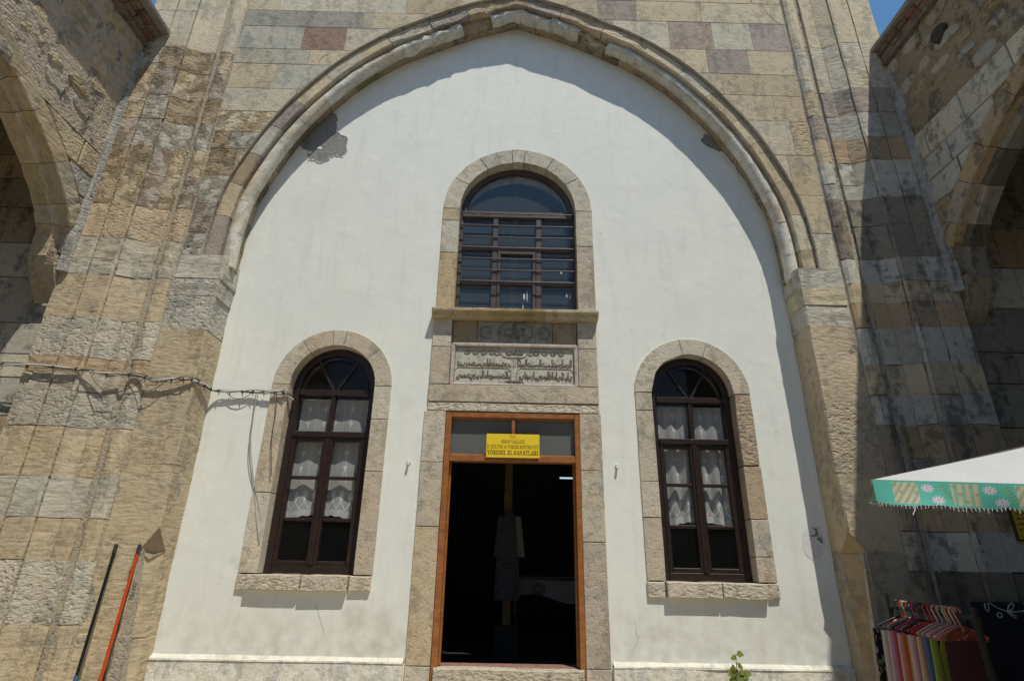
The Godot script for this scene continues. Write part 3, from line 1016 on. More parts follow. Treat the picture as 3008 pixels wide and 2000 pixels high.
func pane(parent: Node, poly: PackedVector2Array, z: float, m: Material) -> void:
	var b := MB.new()
	flat(b, poly, Transform3D(), z)
	if m == M.dustyglass:
		flat(b, poly, Transform3D(), z - 0.004)
	part(parent, "pane", b, m)

func side_window(F: Node3D, w: Array, label: String) -> void:
	var W := Node3D.new()
	W.name = "side_window"
	F.add_child(W, true)
	W.set_meta("label", label)
	var cx: float = w[0]
	var h: float = w[1]
	var z := -0.16
	var sp: float = w[3]
	var bt: float = w[4]
	# fixed frame: posts, arched head, bottom rail
	var i0: float = cx - h + 0.085
	var i1: float = cx + h - 0.085
	bar(W, "frame", cx - h, bt, i0, sp, z - 0.02, 0.09, M.darkwood)
	bar(W, "frame", i1, bt, cx + h, sp, z - 0.02, 0.09, M.darkwood)
	part(W, "frame", arch_bar(cx, sp, h - 0.09, h, z - 0.02, 0.09), M.darkwood)
	part(W, "glazing_bar", arch_bar(cx, sp - 0.03, h - 0.118, h - 0.106, z + 0.012, 0.02), M.darkwood)
	bar(W, "frame", i0, bt, i1, bt + 0.085, z - 0.015, 0.09, M.darkwood)
	bar(W, "transom", i0, 3.410, i1, 3.482, z + 0.005, 0.085, M.darkwood)
	bar(W, "transom", i0, 2.890, i1, 2.955, z + 0.005, 0.085, M.darkwood)
	bar(W, "mullion", cx - 0.03, 2.955, cx + 0.022, 3.410, z, 0.07, M.darkwood)
	# the fanlight's two slanting bars
	for s in [-1.0, 1.0]:
		var b := MB.new()
		var a := Vector3(cx + s * 0.025, 3.48, z)
		var e := Vector3(cx + s * 0.265, 3.89, z)
		var d := (e - a).normalized()
		b.box((a + e) / 2, Vector3(0.034, a.distance_to(e), 0.05), Basis(d.cross(Vector3(0, 0, 1)), d, Vector3(0, 0, 1)), 0.006)
		part(W, "glazing_bar", b, M.darkwood)
	pane(W, round_top(cx, h - 0.09, sp, 3.45, 14), z - 0.005, M.glass)
	for s in [[i0, cx - 0.03], [cx + 0.022, i1]]:
		pane(W, rect(s[0], 2.955, s[1], 3.41), z - 0.005, M.glass)
	# two casements of three panes
	for s in [[i0, cx - 0.004, 0.05, 0.058], [cx + 0.004, i1, 0.058, 0.05]]:
		var c := Node3D.new()
		c.name = "casement"
		W.add_child(c, true)
		var x0: float = s[0]
		var x1: float = s[1]
		var l: float = x0 + s[2]
		var r: float = x1 - s[3]
		bar(c, "stile", x0, bt + 0.085, l, 2.885, z, 0.06, M.darkwood)
		bar(c, "stile", r, bt + 0.085, x1, 2.885, z, 0.06, M.darkwood)
		bar(c, "rail", l, 2.832, r, 2.885, z - 0.004, 0.055, M.darkwood)
		bar(c, "rail", l, bt + 0.085, r, bt + 0.135, z - 0.002, 0.06, M.darkwood)
		bar(c, "glazing_bar", l, 2.385, r, 2.425, z - 0.006, 0.045, M.darkwood)
		bar(c, "glazing_bar", l, 1.915, r, 1.953, z - 0.006, 0.045, M.darkwood)
		for q in [[2.425, 2.832], [1.953, 2.385], [bt + 0.135, 1.915]]:
			pane(c, rect(l, q[0], r, q[1]), z - 0.01, M.glass)
		if s[0] == i0:
			bar(c, "cover_strip", x1 - 0.028, bt + 0.09, x1 + 0.026, 2.88, z + 0.036, 0.016, M.darkwood)

func upper_window(F: Node3D) -> void:
	var W := Node3D.new()
	W.name = "upper_window"
	F.add_child(W, true)
	var cx: float = UW[0]
	var h: float = UW[1]
	var z := -0.16
	var sp: float = UW[3]
	part(W, "frame", arch_bar(cx, sp, h - 0.075, h, z - 0.02, 0.08), M.metal)
	bar(W, "frame", cx - h, 4.53, cx - h + 0.05, sp, z - 0.02, 0.08, M.metal)
	bar(W, "frame", cx + h - 0.05, 4.53, cx + h, sp, z - 0.02, 0.08, M.metal)
	bar(W, "frame", cx - h, 4.53, cx + h, 4.59, z - 0.015, 0.08, M.metal)
	# broad slotted transom under the lunette
	var T := bar(W, "transom", cx - h + 0.03, 6.085, cx + h - 0.03, 6.185, z + 0.01, 0.07, M.metal)
	for x in [-0.62, -0.42, -0.10, 0.17, 0.49, 0.68]:
		boxpart(T, "slot", Vector3(cx + x, 6.135, z + 0.042), Vector3(0.034, 0.026, 0.012), M.dark)
	var xs := [cx - h + 0.05, cx - 0.305, cx + 0.305, cx + h - 0.05]
	for x in [xs[1], xs[2]]:
		bar(W, "mullion", x - 0.038, 4.59, x + 0.038, 6.085, z, 0.065, M.metal)
	for y in [[5.555, 5.615], [5.02, 5.08]]:
		bar(W, "rail", xs[0], y[0], xs[3], y[1], z + 0.004, 0.07, M.metal)
	# hopper sash in the middle column
	bar(W, "sash", xs[1] + 0.04, 4.60, xs[1] + 0.085, 5.53, z + 0.012, 0.05, M.metal)
	bar(W, "sash", xs[2] - 0.085, 4.60, xs[2] - 0.04, 5.53, z + 0.012, 0.05, M.metal)
	bar(W, "sash", xs[1] + 0.04, 5.49, xs[2] - 0.04, 5.545, z + 0.014, 0.05, M.metal)
	bar(W, "sash", xs[1] + 0.04, 4.595, xs[2] - 0.04, 4.64, z + 0.012, 0.05, M.metal)
	pane(W, round_top(cx, h - 0.075, sp, 6.12, 18), z - 0.01, M.dustyglass)
	for c in 3:
		for r in [[4.59, 5.02], [5.08, 5.555], [5.615, 6.085]]:
			pane(W, rect(xs[c] + (0.038 if c > 0 else 0.0), r[0], xs[c + 1] - (0.038 if c < 2 else 0.0), r[1]), z - 0.01, M.dustyglass)
	# iron bars across the reveal
	for y in [6.105, 5.905, 5.72, 5.55, 5.375, 5.20, 5.025]:
		var b := MB.new()
		b.tube([Vector3(cx - h + 0.002, y + 0.006, -0.055), Vector3(cx, y - 0.004, -0.055), Vector3(cx + h - 0.002, y, -0.055)], 0.0085, 7)
		part(W, "iron_bar", b, M.metal)
	# streaks of dried lime on the panes
	for q in [[0.11, 4.86, 0.012, 0.05], [0.15, 4.87, 0.006, 0.09], [0.095, 4.71, 0.005, 0.05], [0.69, 4.89, 0.008, 0.03], [0.735, 4.87, 0.008, 0.028], [0.62, 5.24, 0.012, 0.02]]:
		var b := MB.new()
		var p := PackedVector2Array()
		for t in 8:
			p.append(Vector2(cx + q[0] + cos(TAU * t / 8.0) * q[2], q[1] + sin(TAU * t / 8.0) * q[3]))
		flat(b, p, Transform3D(), z - 0.006)
		part(W, "dried_drip", b, M.greypaint)

# one letter stroke set for the carved lines: points in units of the letter height, written from right to left
const STROKES := {
	"a": [0.22, [[-0.1, 1.0, -0.1, 0.0]]],
	"l": [0.42, [[-0.1, 1.05, -0.1, 0.1, -0.2, 0.0, -0.42, 0.02]]],
	"n": [0.62, [[-0.05, 0.4, -0.08, 0.05, -0.3, -0.22, -0.52, 0.0, -0.55, 0.32], [-0.3, 0.36, -0.31, 0.30]]],
	"s": [0.75, [[0.0, 0.02, -0.04, 0.34, -0.1, 0.04, -0.22, 0.32, -0.28, 0.04, -0.42, 0.34, -0.48, 0.03, -0.75, 0.02]]],
	"r": [0.36, [[-0.04, 0.36, -0.1, 0.02, -0.24, -0.2, -0.38, -0.24]]],
	"w": [0.42, [[-0.1, 0.14, -0.2, 0.34, -0.3, 0.2, -0.18, 0.08, -0.1, 0.2, -0.16, -0.08, -0.4, -0.24]]],
	"b": [0.5, [[0.0, 0.02, -0.04, 0.3, -0.1, 0.03, -0.5, 0.02], [-0.08, -0.2, -0.09, -0.26]]],
	"t": [0.6, [[0.0, 0.3, -0.05, 0.02, -0.5, 0.02, -0.56, 0.3], [-0.22, 0.5, -0.23, 0.44], [-0.34, 0.5, -0.35, 0.44]]],
	"k": [0.6, [[0.0, 0.02, -0.3, 0.03, -0.06, 0.62, -0.5, 0.95], [-0.3, 0.03, -0.6, 0.02]]],
	"h": [0.5, [[0.0, 0.02, -0.1, 0.36, -0.3, 0.3, -0.3, 0.02, -0.12, 0.06, -0.5, 0.02]]],
	"m": [0.42, [[0.0, 0.02, -0.08, 0.2, -0.2, 0.18, -0.2, 0.0, -0.42, 0.02]]],
	"y": [0.9, [[-0.06, 0.3, -0.24, 0.36, -0.2, 0.1, -0.5, -0.05, -0.3, -0.3, -0.8, -0.2, -0.85, 0.1]]],
	"d": [0.34, [[-0.06, 0.36, -0.22, 0.08, -0.02, 0.0]]],
	"f": [0.5, [[0.0, 0.02, -0.12, 0.4, -0.24, 0.24, -0.1, 0.12, -0.2, 0.02, -0.5, 0.02], [-0.14, 0.62, -0.15, 0.56]]],
	" ": [0.16, []]}

func carved_line(b: MB, text: String, xr: float, xl: float, y: float, h: float, z: float) -> void:
	var total := 0.0
	for ch in text:
		total += STROKES[ch][0]
	var k := (xr - xl) / total
	var x := xr
	for ch in text:
		for st in STROKES[ch][1]:
			var path := []
			for i in range(0, st.size(), 2):
				path.append(Vector3(x + st[i] * k, y + st[i + 1] * h, z))
			b.tube(path, 0.0082, 5)
		x -= STROKES[ch][0] * k

func ring_path(cx: float, cy: float, rx: float, ry: float, a0: float, a1: float, z: float, k := 20) -> Array:
	var p := []
	for i in k + 1:
		var a := lerpf(a0, a1, float(i) / k)
		p.append(Vector3(cx + cos(a) * rx, cy + sin(a) * ry, z))
	return p

func tablets(F: Node3D) -> void:
	var niche := MB.new()
	niche.col = Color(0.36, 0.30, 0.21)
	niche.box(Vector3(0.057, 4.0, -0.31), Vector3(1.66, 0.95, 0.5))
	part(F, "niche_back", niche, M.grimy)
	for q in [[-0.745, -0.425], [0.545, 0.86]]:
		var b := MB.new()
		b.col = vary(Color(0.36, 0.29, 0.19))
		b.stone(rect(q[0], 4.115, q[1], 4.425), Transform3D(), -0.03, 0.04, 0.003, 0.005, rng)
		part(F, "niche_panel", b, M.pecked)
	# emblem tablet: oval with a calligraphic cipher, crescent and star either side
	var T := Node3D.new()
	T.name = "emblem_tablet"
	F.add_child(T, true)
	T.set_meta("label", "grey carved tablet with an oval cipher between two crescents")
	var s := MB.new()
	s.col = Color(0.33, 0.335, 0.29)
	s.stone(rect(-0.42, 4.115, 0.538, 4.42), Transform3D(), -0.02, 0.05, 0.001, 0.004, rng)
	part(T, "slab", s, M.tablet)
	var e := MB.new()
	e.col = Color(0.22, 0.215, 0.18)
	for sd in [-1.0, 1.0]:
		var c: float = 0.059 + sd * 0.365
		var o: float = PI if sd < 0.0 else 0.0
		# crescent: tapering arc
		var arcp := ring_path(c, 4.26, 0.082, 0.082, o - 2.4, o + 2.4, -0.016, 24)
		for i in arcp.size() - 1:
			var t := absf(2.0 * (i + 0.5) / 24.0 - 1.0)
			e.tube([arcp[i], arcp[i + 1]], lerpf(0.017, 0.006, t), 6)
		var sx: float = c - sd * 0.035
		for k in 5:
			var a := TAU * k / 5.0 + (PI / 2.0)
			e.tube([Vector3(sx, 4.26, -0.012), Vector3(sx + cos(a) * 0.05, 4.26 + sin(a) * 0.05, -0.018)], 0.013, 5, 0.2)
	e.tube(ring_path(0.062, 4.265, 0.228, 0.150, 0, TAU, -0.016, 36), 0.009, 6)
	# cipher: three uprights, two sweeping loops to the left, a long tail to the right
	for k in 3:
		e.tube([Vector3(0.02 + k * 0.028, 4.22, -0.014), Vector3(0.035 + k * 0.022, 4.32, -0.012), Vector3(0.03 + k * 0.02, 4.395, -0.014)], 0.0075, 5)
		e.tube([Vector3(-0.02, 4.165 + k * 0.026, -0.014), Vector3(0.04, 4.185 + k * 0.02, -0.01), Vector3(0.12, 4.165 + k * 0.028, -0.014)], 0.012, 5)
	e.tube(ring_path(-0.03, 4.265, 0.105, 0.055, 0.4, TAU - 0.7, -0.014, 20), 0.008, 5)
	e.tube(ring_path(-0.01, 4.262, 0.065, 0.034, 0.4, TAU - 0.7, -0.014, 16), 0.007, 5)
	e.tube([Vector3(0.07, 4.33, -0.014), Vector3(0.12, 4.26, -0.014), Vector3(0.19, 4.215, -0.014), Vector3(0.27, 4.20, -0.014)], 0.008, 5)
	e.tube(ring_path(0.165, 4.31, 0.022, 0.02, 0, TAU, -0.014, 10), 0.011, 5)
	part(T, "emblem", e, M.tablet)
	# inscription
	var N := Node3D.new()
	N.name = "inscription_tablet"
	F.add_child(N, true)
	N.set_meta("label", "pale marble tablet with four carved lines of old script under scrolls")
	var b := MB.new()
	b.col = Color(0.53, 0.52, 0.44)
	b.box(Vector3(0.058, 3.825, -0.04), Vector3(1.57, 0.57, 0.05), Basis(), 0.004)
	part(N, "slab", b, M.tablet)
	var r := MB.new()
	r.col = Color(0.52, 0.45, 0.42)
	r.box(Vector3(0.058, 4.082, -0.005), Vector3(1.60, 0.045, 0.05), Basis(), 0.01)
	r.box(Vector3(0.058, 3.556, -0.005), Vector3(1.60, 0.03, 0.05), Basis(), 0.01)
	r.box(Vector3(-0.722, 3.82, -0.005), Vector3(0.05, 0.54, 0.05), Basis(), 0.01)
	r.box(Vector3(0.838, 3.82, -0.005), Vector3(0.05, 0.54, 0.05), Basis(), 0.01)
	part(N, "border", r, M.tablet)
	var f := MB.new()
	f.col = Color(0.36, 0.33, 0.27)
	var z := -0.013
	# rounded cartouches: frame lines
	f.tube([Vector3(-0.69, 3.6, z), Vector3(-0.69, 3.99, z), Vector3(-0.655, 4.045, z), Vector3(-0.16, 4.045, z), Vector3(-0.125, 4.01, z), Vector3(-0.09, 3.945, z), Vector3(-0.03, 3.925, z), Vector3(0.15, 3.925, z), Vector3(0.20, 3.945, z), Vector3(0.24, 4.01, z), Vector3(0.275, 4.045, z), Vector3(0.77, 4.045, z), Vector3(0.805, 3.99, z), Vector3(0.805, 3.6, z)], 0.007, 6)
	f.tube([Vector3(0.045, 3.92, z), Vector3(0.05, 3.80, z)], 0.006, 6)
	f.tube([Vector3(0.075, 3.92, z), Vector3(0.07, 3.80, z)], 0.006, 6)
	f.tube([Vector3(-0.685, 3.745, z), Vector3(-0.65, 3.785, z), Vector3(-0.02, 3.785, z), Vector3(0.022, 3.74, z), Vector3(0.025, 3.60, z)], 0.006, 6)
	f.tube([Vector3(0.80, 3.745, z), Vector3(0.765, 3.785, z), Vector3(0.135, 3.785, z), Vector3(0.095, 3.74, z), Vector3(0.09, 3.60, z)], 0.006, 6)
	f.tube([Vector3(-0.075, 3.575, z), Vector3(-0.05, 3.615, z), Vector3(0.16, 3.615, z), Vector3(0.19, 3.575, z)], 0.008, 6)
	part(N, "cartouche", f, M.tablet)
	var g := MB.new()
	g.col = Color(0.22, 0.18, 0.14)
	for sd in [-1.0, 1.0]:
		for k in 4:
			var cx: float = 0.058 + sd * (0.60 - k * 0.105)
			g.tube(ring_path(cx, 3.988, 0.032, 0.026, PI * 0.5, PI * 2.3, z, 12), 0.006, 5)
			g.tube([Vector3(cx, 3.985, z), Vector3(cx + 0.012, 3.99, z)], 0.008, 5)
			g.tube([Vector3(cx - sd * 0.03, 3.97, z), Vector3(cx - sd * 0.06, 4.01, z), Vector3(cx - sd * 0.09, 3.975, z)], 0.005, 5)
		g.tube([Vector3(0.058 + sd * 0.26, 3.985, z), Vector3(0.058 + sd * 0.21, 3.955, z), Vector3(0.058 + sd * 0.17, 3.968, z)], 0.006, 5)
	part(N, "scrollwork", g, M.tablet)
	var t := MB.new()
	t.col = Color(0.19, 0.16, 0.12)
	carved_line(t, "alnsan dwtl sbt alsm bt aldwka", 0.785, 0.10, 3.815, 0.090, z)
	carved_line(t, "br jtbw hmn awldy sbth srybt".replace("j", "h"), 0.015, -0.66, 3.815, 0.090, z)
	carved_line(t, "yarb kdylh a talwsny bar dmrfa yw", 0.785, 0.12, 3.655, 0.090, z)
	carved_line(t, "bakt sdsmwn lh alm rbnyt mhmdy", 0.005, -0.66, 3.655, 0.090, z)
	carved_line(t, "mrabdlhmyn", 0.165, -0.05, 3.972, 0.055, z)
	carved_line(t, "snh wt", 0.14, -0.025, 3.588, 0.024, z)
	part(N, "carved_script", t, M.tablet)

func white_wall() -> void:
	var F := thing("plastered_wall", "white plastered wall filling the stone arch, with a door, two side windows and one window above", "wall")
	var I := Transform3D()
	var area := PackedVector2Array([Vector2(-3.68, 0.0)])
	area.append_array(arc_offset(0.03))
	area.append(Vector2(3.68, 0.0))
	var uo := round_top(UW[0], UW[2] - 0.03, UW[3], 4.0)
	var lo := round_top(LW[0], LW[2] - 0.03, LW[3], 1.21)
	var ro := round_top(RW[0], RW[2] - 0.03, RW[3], 1.21)
	var dd := rect(DX0 + 0.025, -0.5, DX1 - 0.025, 4.5)
	var wallm := MB.new()
	var inner := MB.new()
	var li := round_top(LW[0], LW[1], LW[3], LW[4])
	var ri := round_top(RW[0], RW[1], RW[3], RW[4])
	var ui := round_top(UW[0], UW[1], UW[3], UW[4])
	var di := rect(-0.765, -0.5, 0.865, 3.2)
	for x in [[-5.0, LW[0]], [LW[0], UW[0]], [UW[0], RW[0]], [RW[0], 5.0]]:
		for p in Geometry2D.intersect_polygons(area, rect(x[0], -1, x[1], 12)):
			var ps := [p]
			for h in [uo, lo, ro, dd]:
				var nx := []
				for q in ps:
					nx.append_array(Geometry2D.clip_polygons(q, h))
				ps = nx
			for q in ps:
				flat(wallm, q, I, 0.0)
		for p in [rect(maxf(x[0], -4.4), 0.0, minf(x[1], 4.4), 10.0)]:
			var ps := [p]
			for h in [ui, li, ri, di]:
				var nx := []
				for q in ps:
					nx.append_array(Geometry2D.clip_polygons(q, h))
				ps = nx
			for q in ps:
				flat(inner, q, I, -0.49)
	for i in wallm.v.size():
		wallm.u[i] = Vector2(wallm.v[i].x / WALL_W + 0.5, 1.0 - wallm.v[i].y / WALL_H)
	part(F, "plaster", wallm, M.plaster)
	part(F, "inner_face", inner, M.inner)
	# room behind, closed all round
	var room := MB.new()
	room.box(Vector3(0, 9.9, -3.6), Vector3(8.9, 0.2, 6.4))
	room.box(Vector3(0, 4.9, -6.9), Vector3(8.9, 10.2, 0.2))
	room.box(Vector3(-4.45, 4.9, -3.6), Vector3(0.2, 10.2, 6.4))
	room.box(Vector3(4.45, 4.9, -3.6), Vector3(0.2, 10.2, 6.4))
	part(F, "room_wall", room, M.inner)
	var fl := MB.new()
	fl.box(Vector3(0, 0.20, -3.55), Vector3(8.7, 0.16, 6.3))
	part(F, "room_floor", fl, M.dark)
	# plinth: low painted base with a sloping ledge
	for s in [[-3.652, DX0 - 0.045], [DX1 + 0.035, 3.652]]:
		var b := MB.new()
		var fr := []
		var k := 9
		for t in k + 1:
			fr.append(Transform3D(Basis(Vector3(0, 1, 0), Vector3(0, 0, 1), Vector3(1, 0, 0)), Vector3(lerpf(s[0], s[1], float(t) / k), 0.0, 0.0)))
		b.sweep(fr, PackedVector2Array([Vector2(0.2, -0.02), Vector2(0.2, 0.055), Vector2(0.515, 0.05), Vector2(0.535, 0.042), Vector2(0.562, 0.004), Vector2(0.56, -0.02)]), false, true, 0.004, rng)
		part(F, "plinth", b, M.plinth)
		var c := MB.new()
		c.sweep(fr, PackedVector2Array([Vector2(0.520, -0.02), Vector2(0.522, 0.056), Vector2(0.538, 0.052), Vector2(0.570, 0.006), Vector2(0.57, -0.02)]), false, true, 0.003, rng)
		part(F, "plinth_ledge", c, M.plinth)
	# bare cement where paint has come away
	var pl := [[-2.834, 7.828], [-2.74, 7.80], [-2.695, 7.776], [-2.68, 7.62], [-2.665, 7.54], [-2.662, 7.444], [-2.60, 7.40], [-2.511, 7.367], [-2.475, 7.22], [-2.452, 7.1], [-2.525, 6.98], [-2.60, 7.0], [-2.673, 6.975], [-2.73, 6.89], [-2.805, 6.867], [-2.9, 6.90], [-3.002, 6.913], [-3.03, 7.0], [-3.049, 7.082], [-3.127, 7.107], [-3.16, 7.20], [-3.17, 7.30], [-3.10, 7.44], [-3.0, 7.60]]
	var pr := [[2.86, 7.57], [2.906, 7.575], [2.95, 7.53], [3.03, 7.44], [3.11, 7.33], [3.15, 7.255], [3.032, 7.253], [2.95, 7.30], [2.869, 7.342], [2.82, 7.40], [2.795, 7.462], [2.84, 7.50]]
	var ps2 := [[3.48, 1.93], [3.556, 1.941], [3.55, 1.90], [3.549, 1.863], [3.59, 1.83], [3.59, 1.78], [3.575, 1.741], [3.55, 1.77], [3.521, 1.80], [3.50, 1.83], [3.522, 1.847], [3.45, 1.835], [3.44, 1.87], [3.50, 1.89]]
	for q in [[pl, M.cement], [pr, M.cement], [ps2, M.cement]]:
		var poly := PackedVector2Array()
		for i in q[0].size():
			var a := Vector2(q[0][i][0], q[0][i][1])
			var nx: Array = q[0][(i + 1) % q[0].size()]
			var bb := Vector2(nx[0], nx[1])
			poly.append(a)
			var dv := bb - a
			for t in [0.3, 0.65]:
				poly.append(a + dv * t + Vector2(-dv.y, dv.x) * rng.randf_range(-0.14, 0.14))
		if not Geometry2D.triangulate_polygon(poly).is_empty():
			var b := MB.new()
			flat(b, poly, I, 0.004)
			edge_band(b, poly, I, 0.004, -0.01)
			part(F, "bare_patch", b, q[1])
			# crumbling lip of paint and render round the loss
			var lip := MB.new()
			for i in poly.size():
				if rng.randf() < 0.72:
					var e := poly[(i + 1) % poly.size()]
					var p := PackedVector2Array()
					var c := poly[i].lerp(e, rng.randf())
					var dirv := (e - poly[i]).normalized()
					for t in 7:
						var an := TAU * t / 7.0
						p.append(c + (dirv * cos(an) * rng.randf_range(0.018, 0.04) + Vector2(-dirv.y, dirv.x) * sin(an) * rng.randf_range(0.005, 0.014)))
					lip.stone(p, I, rng.randf_range(0.006, 0.011), 0.012, 0.002, 0.003, rng)
			part(F, "broken_lip", lip, M.flake)
	for fl2 in [[-2.87, 7.13, 0.045, 0.03], [-3.0, 7.05, 0.04, 0.025]]:
		var p := PackedVector2Array()
		for t in 9:
			p.append(Vector2(fl2[0], fl2[1]) + Vector2(cos(TAU * t / 9) * fl2[2], sin(TAU * t / 9) * fl2[3]) * rng.randf_range(0.75, 1.2))
		var b := MB.new()
		b.stone(p, I, 0.009, 0.008, 0.002, 0.002, rng)
		part(F, "paint_flake", b, M.flake)
	var pv := PackedVector2Array()
	for q in [[3.44, 1.955], [3.36, 1.88], [3.335, 1.74], [3.36, 1.65], [3.43, 1.60], [3.53, 1.63], [3.585, 1.74], [3.60, 1.86], [3.54, 1.95]]:
		pv.append(Vector2(q[0], q[1]))
	var pb := MB.new()
	flat(pb, pv, I, 0.0022)
	part(F, "repainted_patch", pb, M.greypaint)
	for q in [[[-2.05, 1.10], [-2.0, 0.98], [-1.93, 0.85], [-1.90, 0.75]], [[1.35, 0.62], [1.42, 0.8], [1.40, 0.98]]]:
		part(F, "crack", crack(q, 0.0018, 0.0055, Color(0.42, 0.405, 0.37)), M.matte)
	# stone surrounds
	var warm := [Color(0.55, 0.49, 0.39), Color(0.52, 0.455, 0.355), Color(0.57, 0.51, 0.41), Color(0.51, 0.44, 0.345)]
	var grey := [Color(0.55, 0.51, 0.415), Color(0.52, 0.48, 0.39), Color(0.57, 0.525, 0.43)]
	var S := Node3D.new()
	S.name = "upper_window_surround"
	F.add_child(S, true)
	voussoirs(S, UW, 0.014, [0.0, 33.0, 60.0, 84.5, 95.5, 123.0, 150.0, 180.0], grey, 3)
	side_stones(S, UW[0] - UW[2], UW[0] - UW[1], [4.53, 5.42, 5.93, 6.13], 0.014, [Color(0.50, 0.39, 0.245), grey[0], Color(0.49, 0.40, 0.27)], M.pecked)
	side_stones(S, UW[0] + UW[1], UW[0] + UW[2], [4.53, 5.555, 6.13], 0.014, [warm[3], grey[1]], M.pecked)
	S = Node3D.new()
	S.name = "side_window_surround"
	F.add_child(S, true)
	voussoirs(S, LW, 0.016, [0.0, 42.0, 82.0, 96.0, 128.0, 180.0], warm)
	side_stones(S, LW[0] - LW[2], LW[0] - LW[1], [1.355, 2.21, 3.507], 0.016, [warm[2], warm[1]], M.pecked)
	side_stones(S, LW[0] + LW[1], LW[0] + LW[2], [1.355, 2.47, 3.09, 3.507], 0.016, [warm[3], warm[0], grey[0]], M.pecked)
	sill(S, LW, [[-2.925, -2.80, 0.03], [-2.80, -2.21, 0.075], [-2.21, -1.70, 0.078], [-1.70, -1.455, 0.04]])
	S = Node3D.new()
	S.name = "side_window_surround"
	F.add_child(S, true)
	voussoirs(S, RW, 0.016, [0.0, 70.0, 99.0, 180.0], [warm[2], grey[0], grey[2]])
	side_stones(S, RW[0] - RW[2], RW[0] - RW[1], [1.355, 2.02, 2.42, 3.27, 3.50], 0.016, [warm[1], warm[2], warm[0], grey[1]], M.pecked)
	side_stones(S, RW[0] + RW[1], RW[0] + RW[2], [1.355, 1.62, 2.02, 2.62], 0.016, [warm[3], warm[0], Color(0.46, 0.36, 0.25)], M.pecked)
	side_stones(S, RW[0] + RW[1], RW[0] + RW[2], [2.62, 3.50], 0.02, [Color(0.43, 0.34, 0.24)], M.worn, 0.012)
	sill(S, RW, [[1.545, 1.755, 0.03], [1.755, 2.36, 0.075], [2.36, 2.87, 0.077], [2.87, 3.0, 0.035]])
	# door surround: jambs, lintel, posts, niche and cornice sill
	S = Node3D.new()
	S.name = "door_surround"
	F.add_child(S, true)
	side_stones(S, DX0 - 0.03, -0.76, [-0.05, 0.50, 1.874, 2.594, 3.212], 0.018, [warm[0], Color(0.52, 0.425, 0.295), Color(0.53, 0.46, 0.36), warm[2]], M.pecked)
	side_stones(S, 0.86, DX1 + 0.015, [-0.05, 0.50, 1.741, 2.53, 3.212], 0.018, [warm[0], Color(0.47, 0.405, 0.325), warm[0], warm[3]], M.pecked)
	side_stones(S, DX0, DX1, [3.212, 3.322], 0.016, [warm[0]], M.worn)
	side_stones(S, DX0, DX1, [3.326, 3.545], 0.024, [Color(0.54, 0.465, 0.355)], M.pecked)
	side_stones(S, DX0, -0.75, [3.55, 4.045, 4.43], 0.016, [warm[3], warm[2]], M.pecked)
	side_stones(S, 0.865, DX1, [3.55, 4.055, 4.43], 0.016, [warm[3], warm[0]], M.pecked)
	tablets(S)
	var xs := [-1.012, -0.50, -0.22, 0.45, 1.13]
	for i in 4:
		var b := MB.new()
		b.col = vary([Color(0.46, 0.38, 0.235), Color(0.42, 0.33, 0.19), Color(0.40, 0.31, 0.16), Color(0.48, 0.41, 0.28)][i], 0.05)
		var fr := []
		for t in 4:
			fr.append(Transform3D(Basis(Vector3(0, 1, 0), Vector3(0, 0, 1), Vector3(1, 0, 0)), Vector3(lerpf(xs[i] + 0.001, xs[i + 1] - 0.001, t / 3.0), 0, 0)))
		b.sweep(fr, PackedVector2Array([Vector2(4.425, -0.3), Vector2(4.425, 0.06), Vector2(4.445, 0.105), Vector2(4.485, 0.12), Vector2(4.50, 0.148), Vector2(4.532, 0.148), Vector2(4.54, 0.138), Vector2(4.55, -0.14), Vector2(4.55, -0.3)]), false, true, 0.003, rng)
		part(S, "sill_stone", b, M.pecked)
	# threshold
	var th := MB.new()
	th.col = Color(0.50, 0.45, 0.36)
	th.stone(rect(-0.735, 0.0, 0.845, 0.497), I, 0.05, 0.12, 0.012, 0.012, rng, 0.2)
	part(S, "threshold_stone", th, M.worn)
	boxpart(S, "threshold_board", Vector3(0.05, 0.46, -0.175), Vector3(1.60, 0.07, 0.20), M.doorfloor)
	upper_window(F)
	side_window(F, LW, "tall round-headed window left of the door")
	side_window(F, RW, "tall round-headed window right of the door")
	door(F)

func sill(S: Node3D, w: Array, bits: Array) -> void:
	for q in bits:
		var b := MB.new()
		b.col = vary([Color(0.54, 0.48, 0.385), Color(0.52, 0.455, 0.36)][rng.randi() % 2], 0.05)
		b.stone(rect(q[0] + 0.0005, 1.188 + rng.randf_range(-0.006, 0.006), q[1] - 0.0005, 1.352), Transform3D(), q[2], q[2] + 0.5, 0.007, 0.009, rng, 0.12)
		part(S, "sill_stone", b, M.worn)

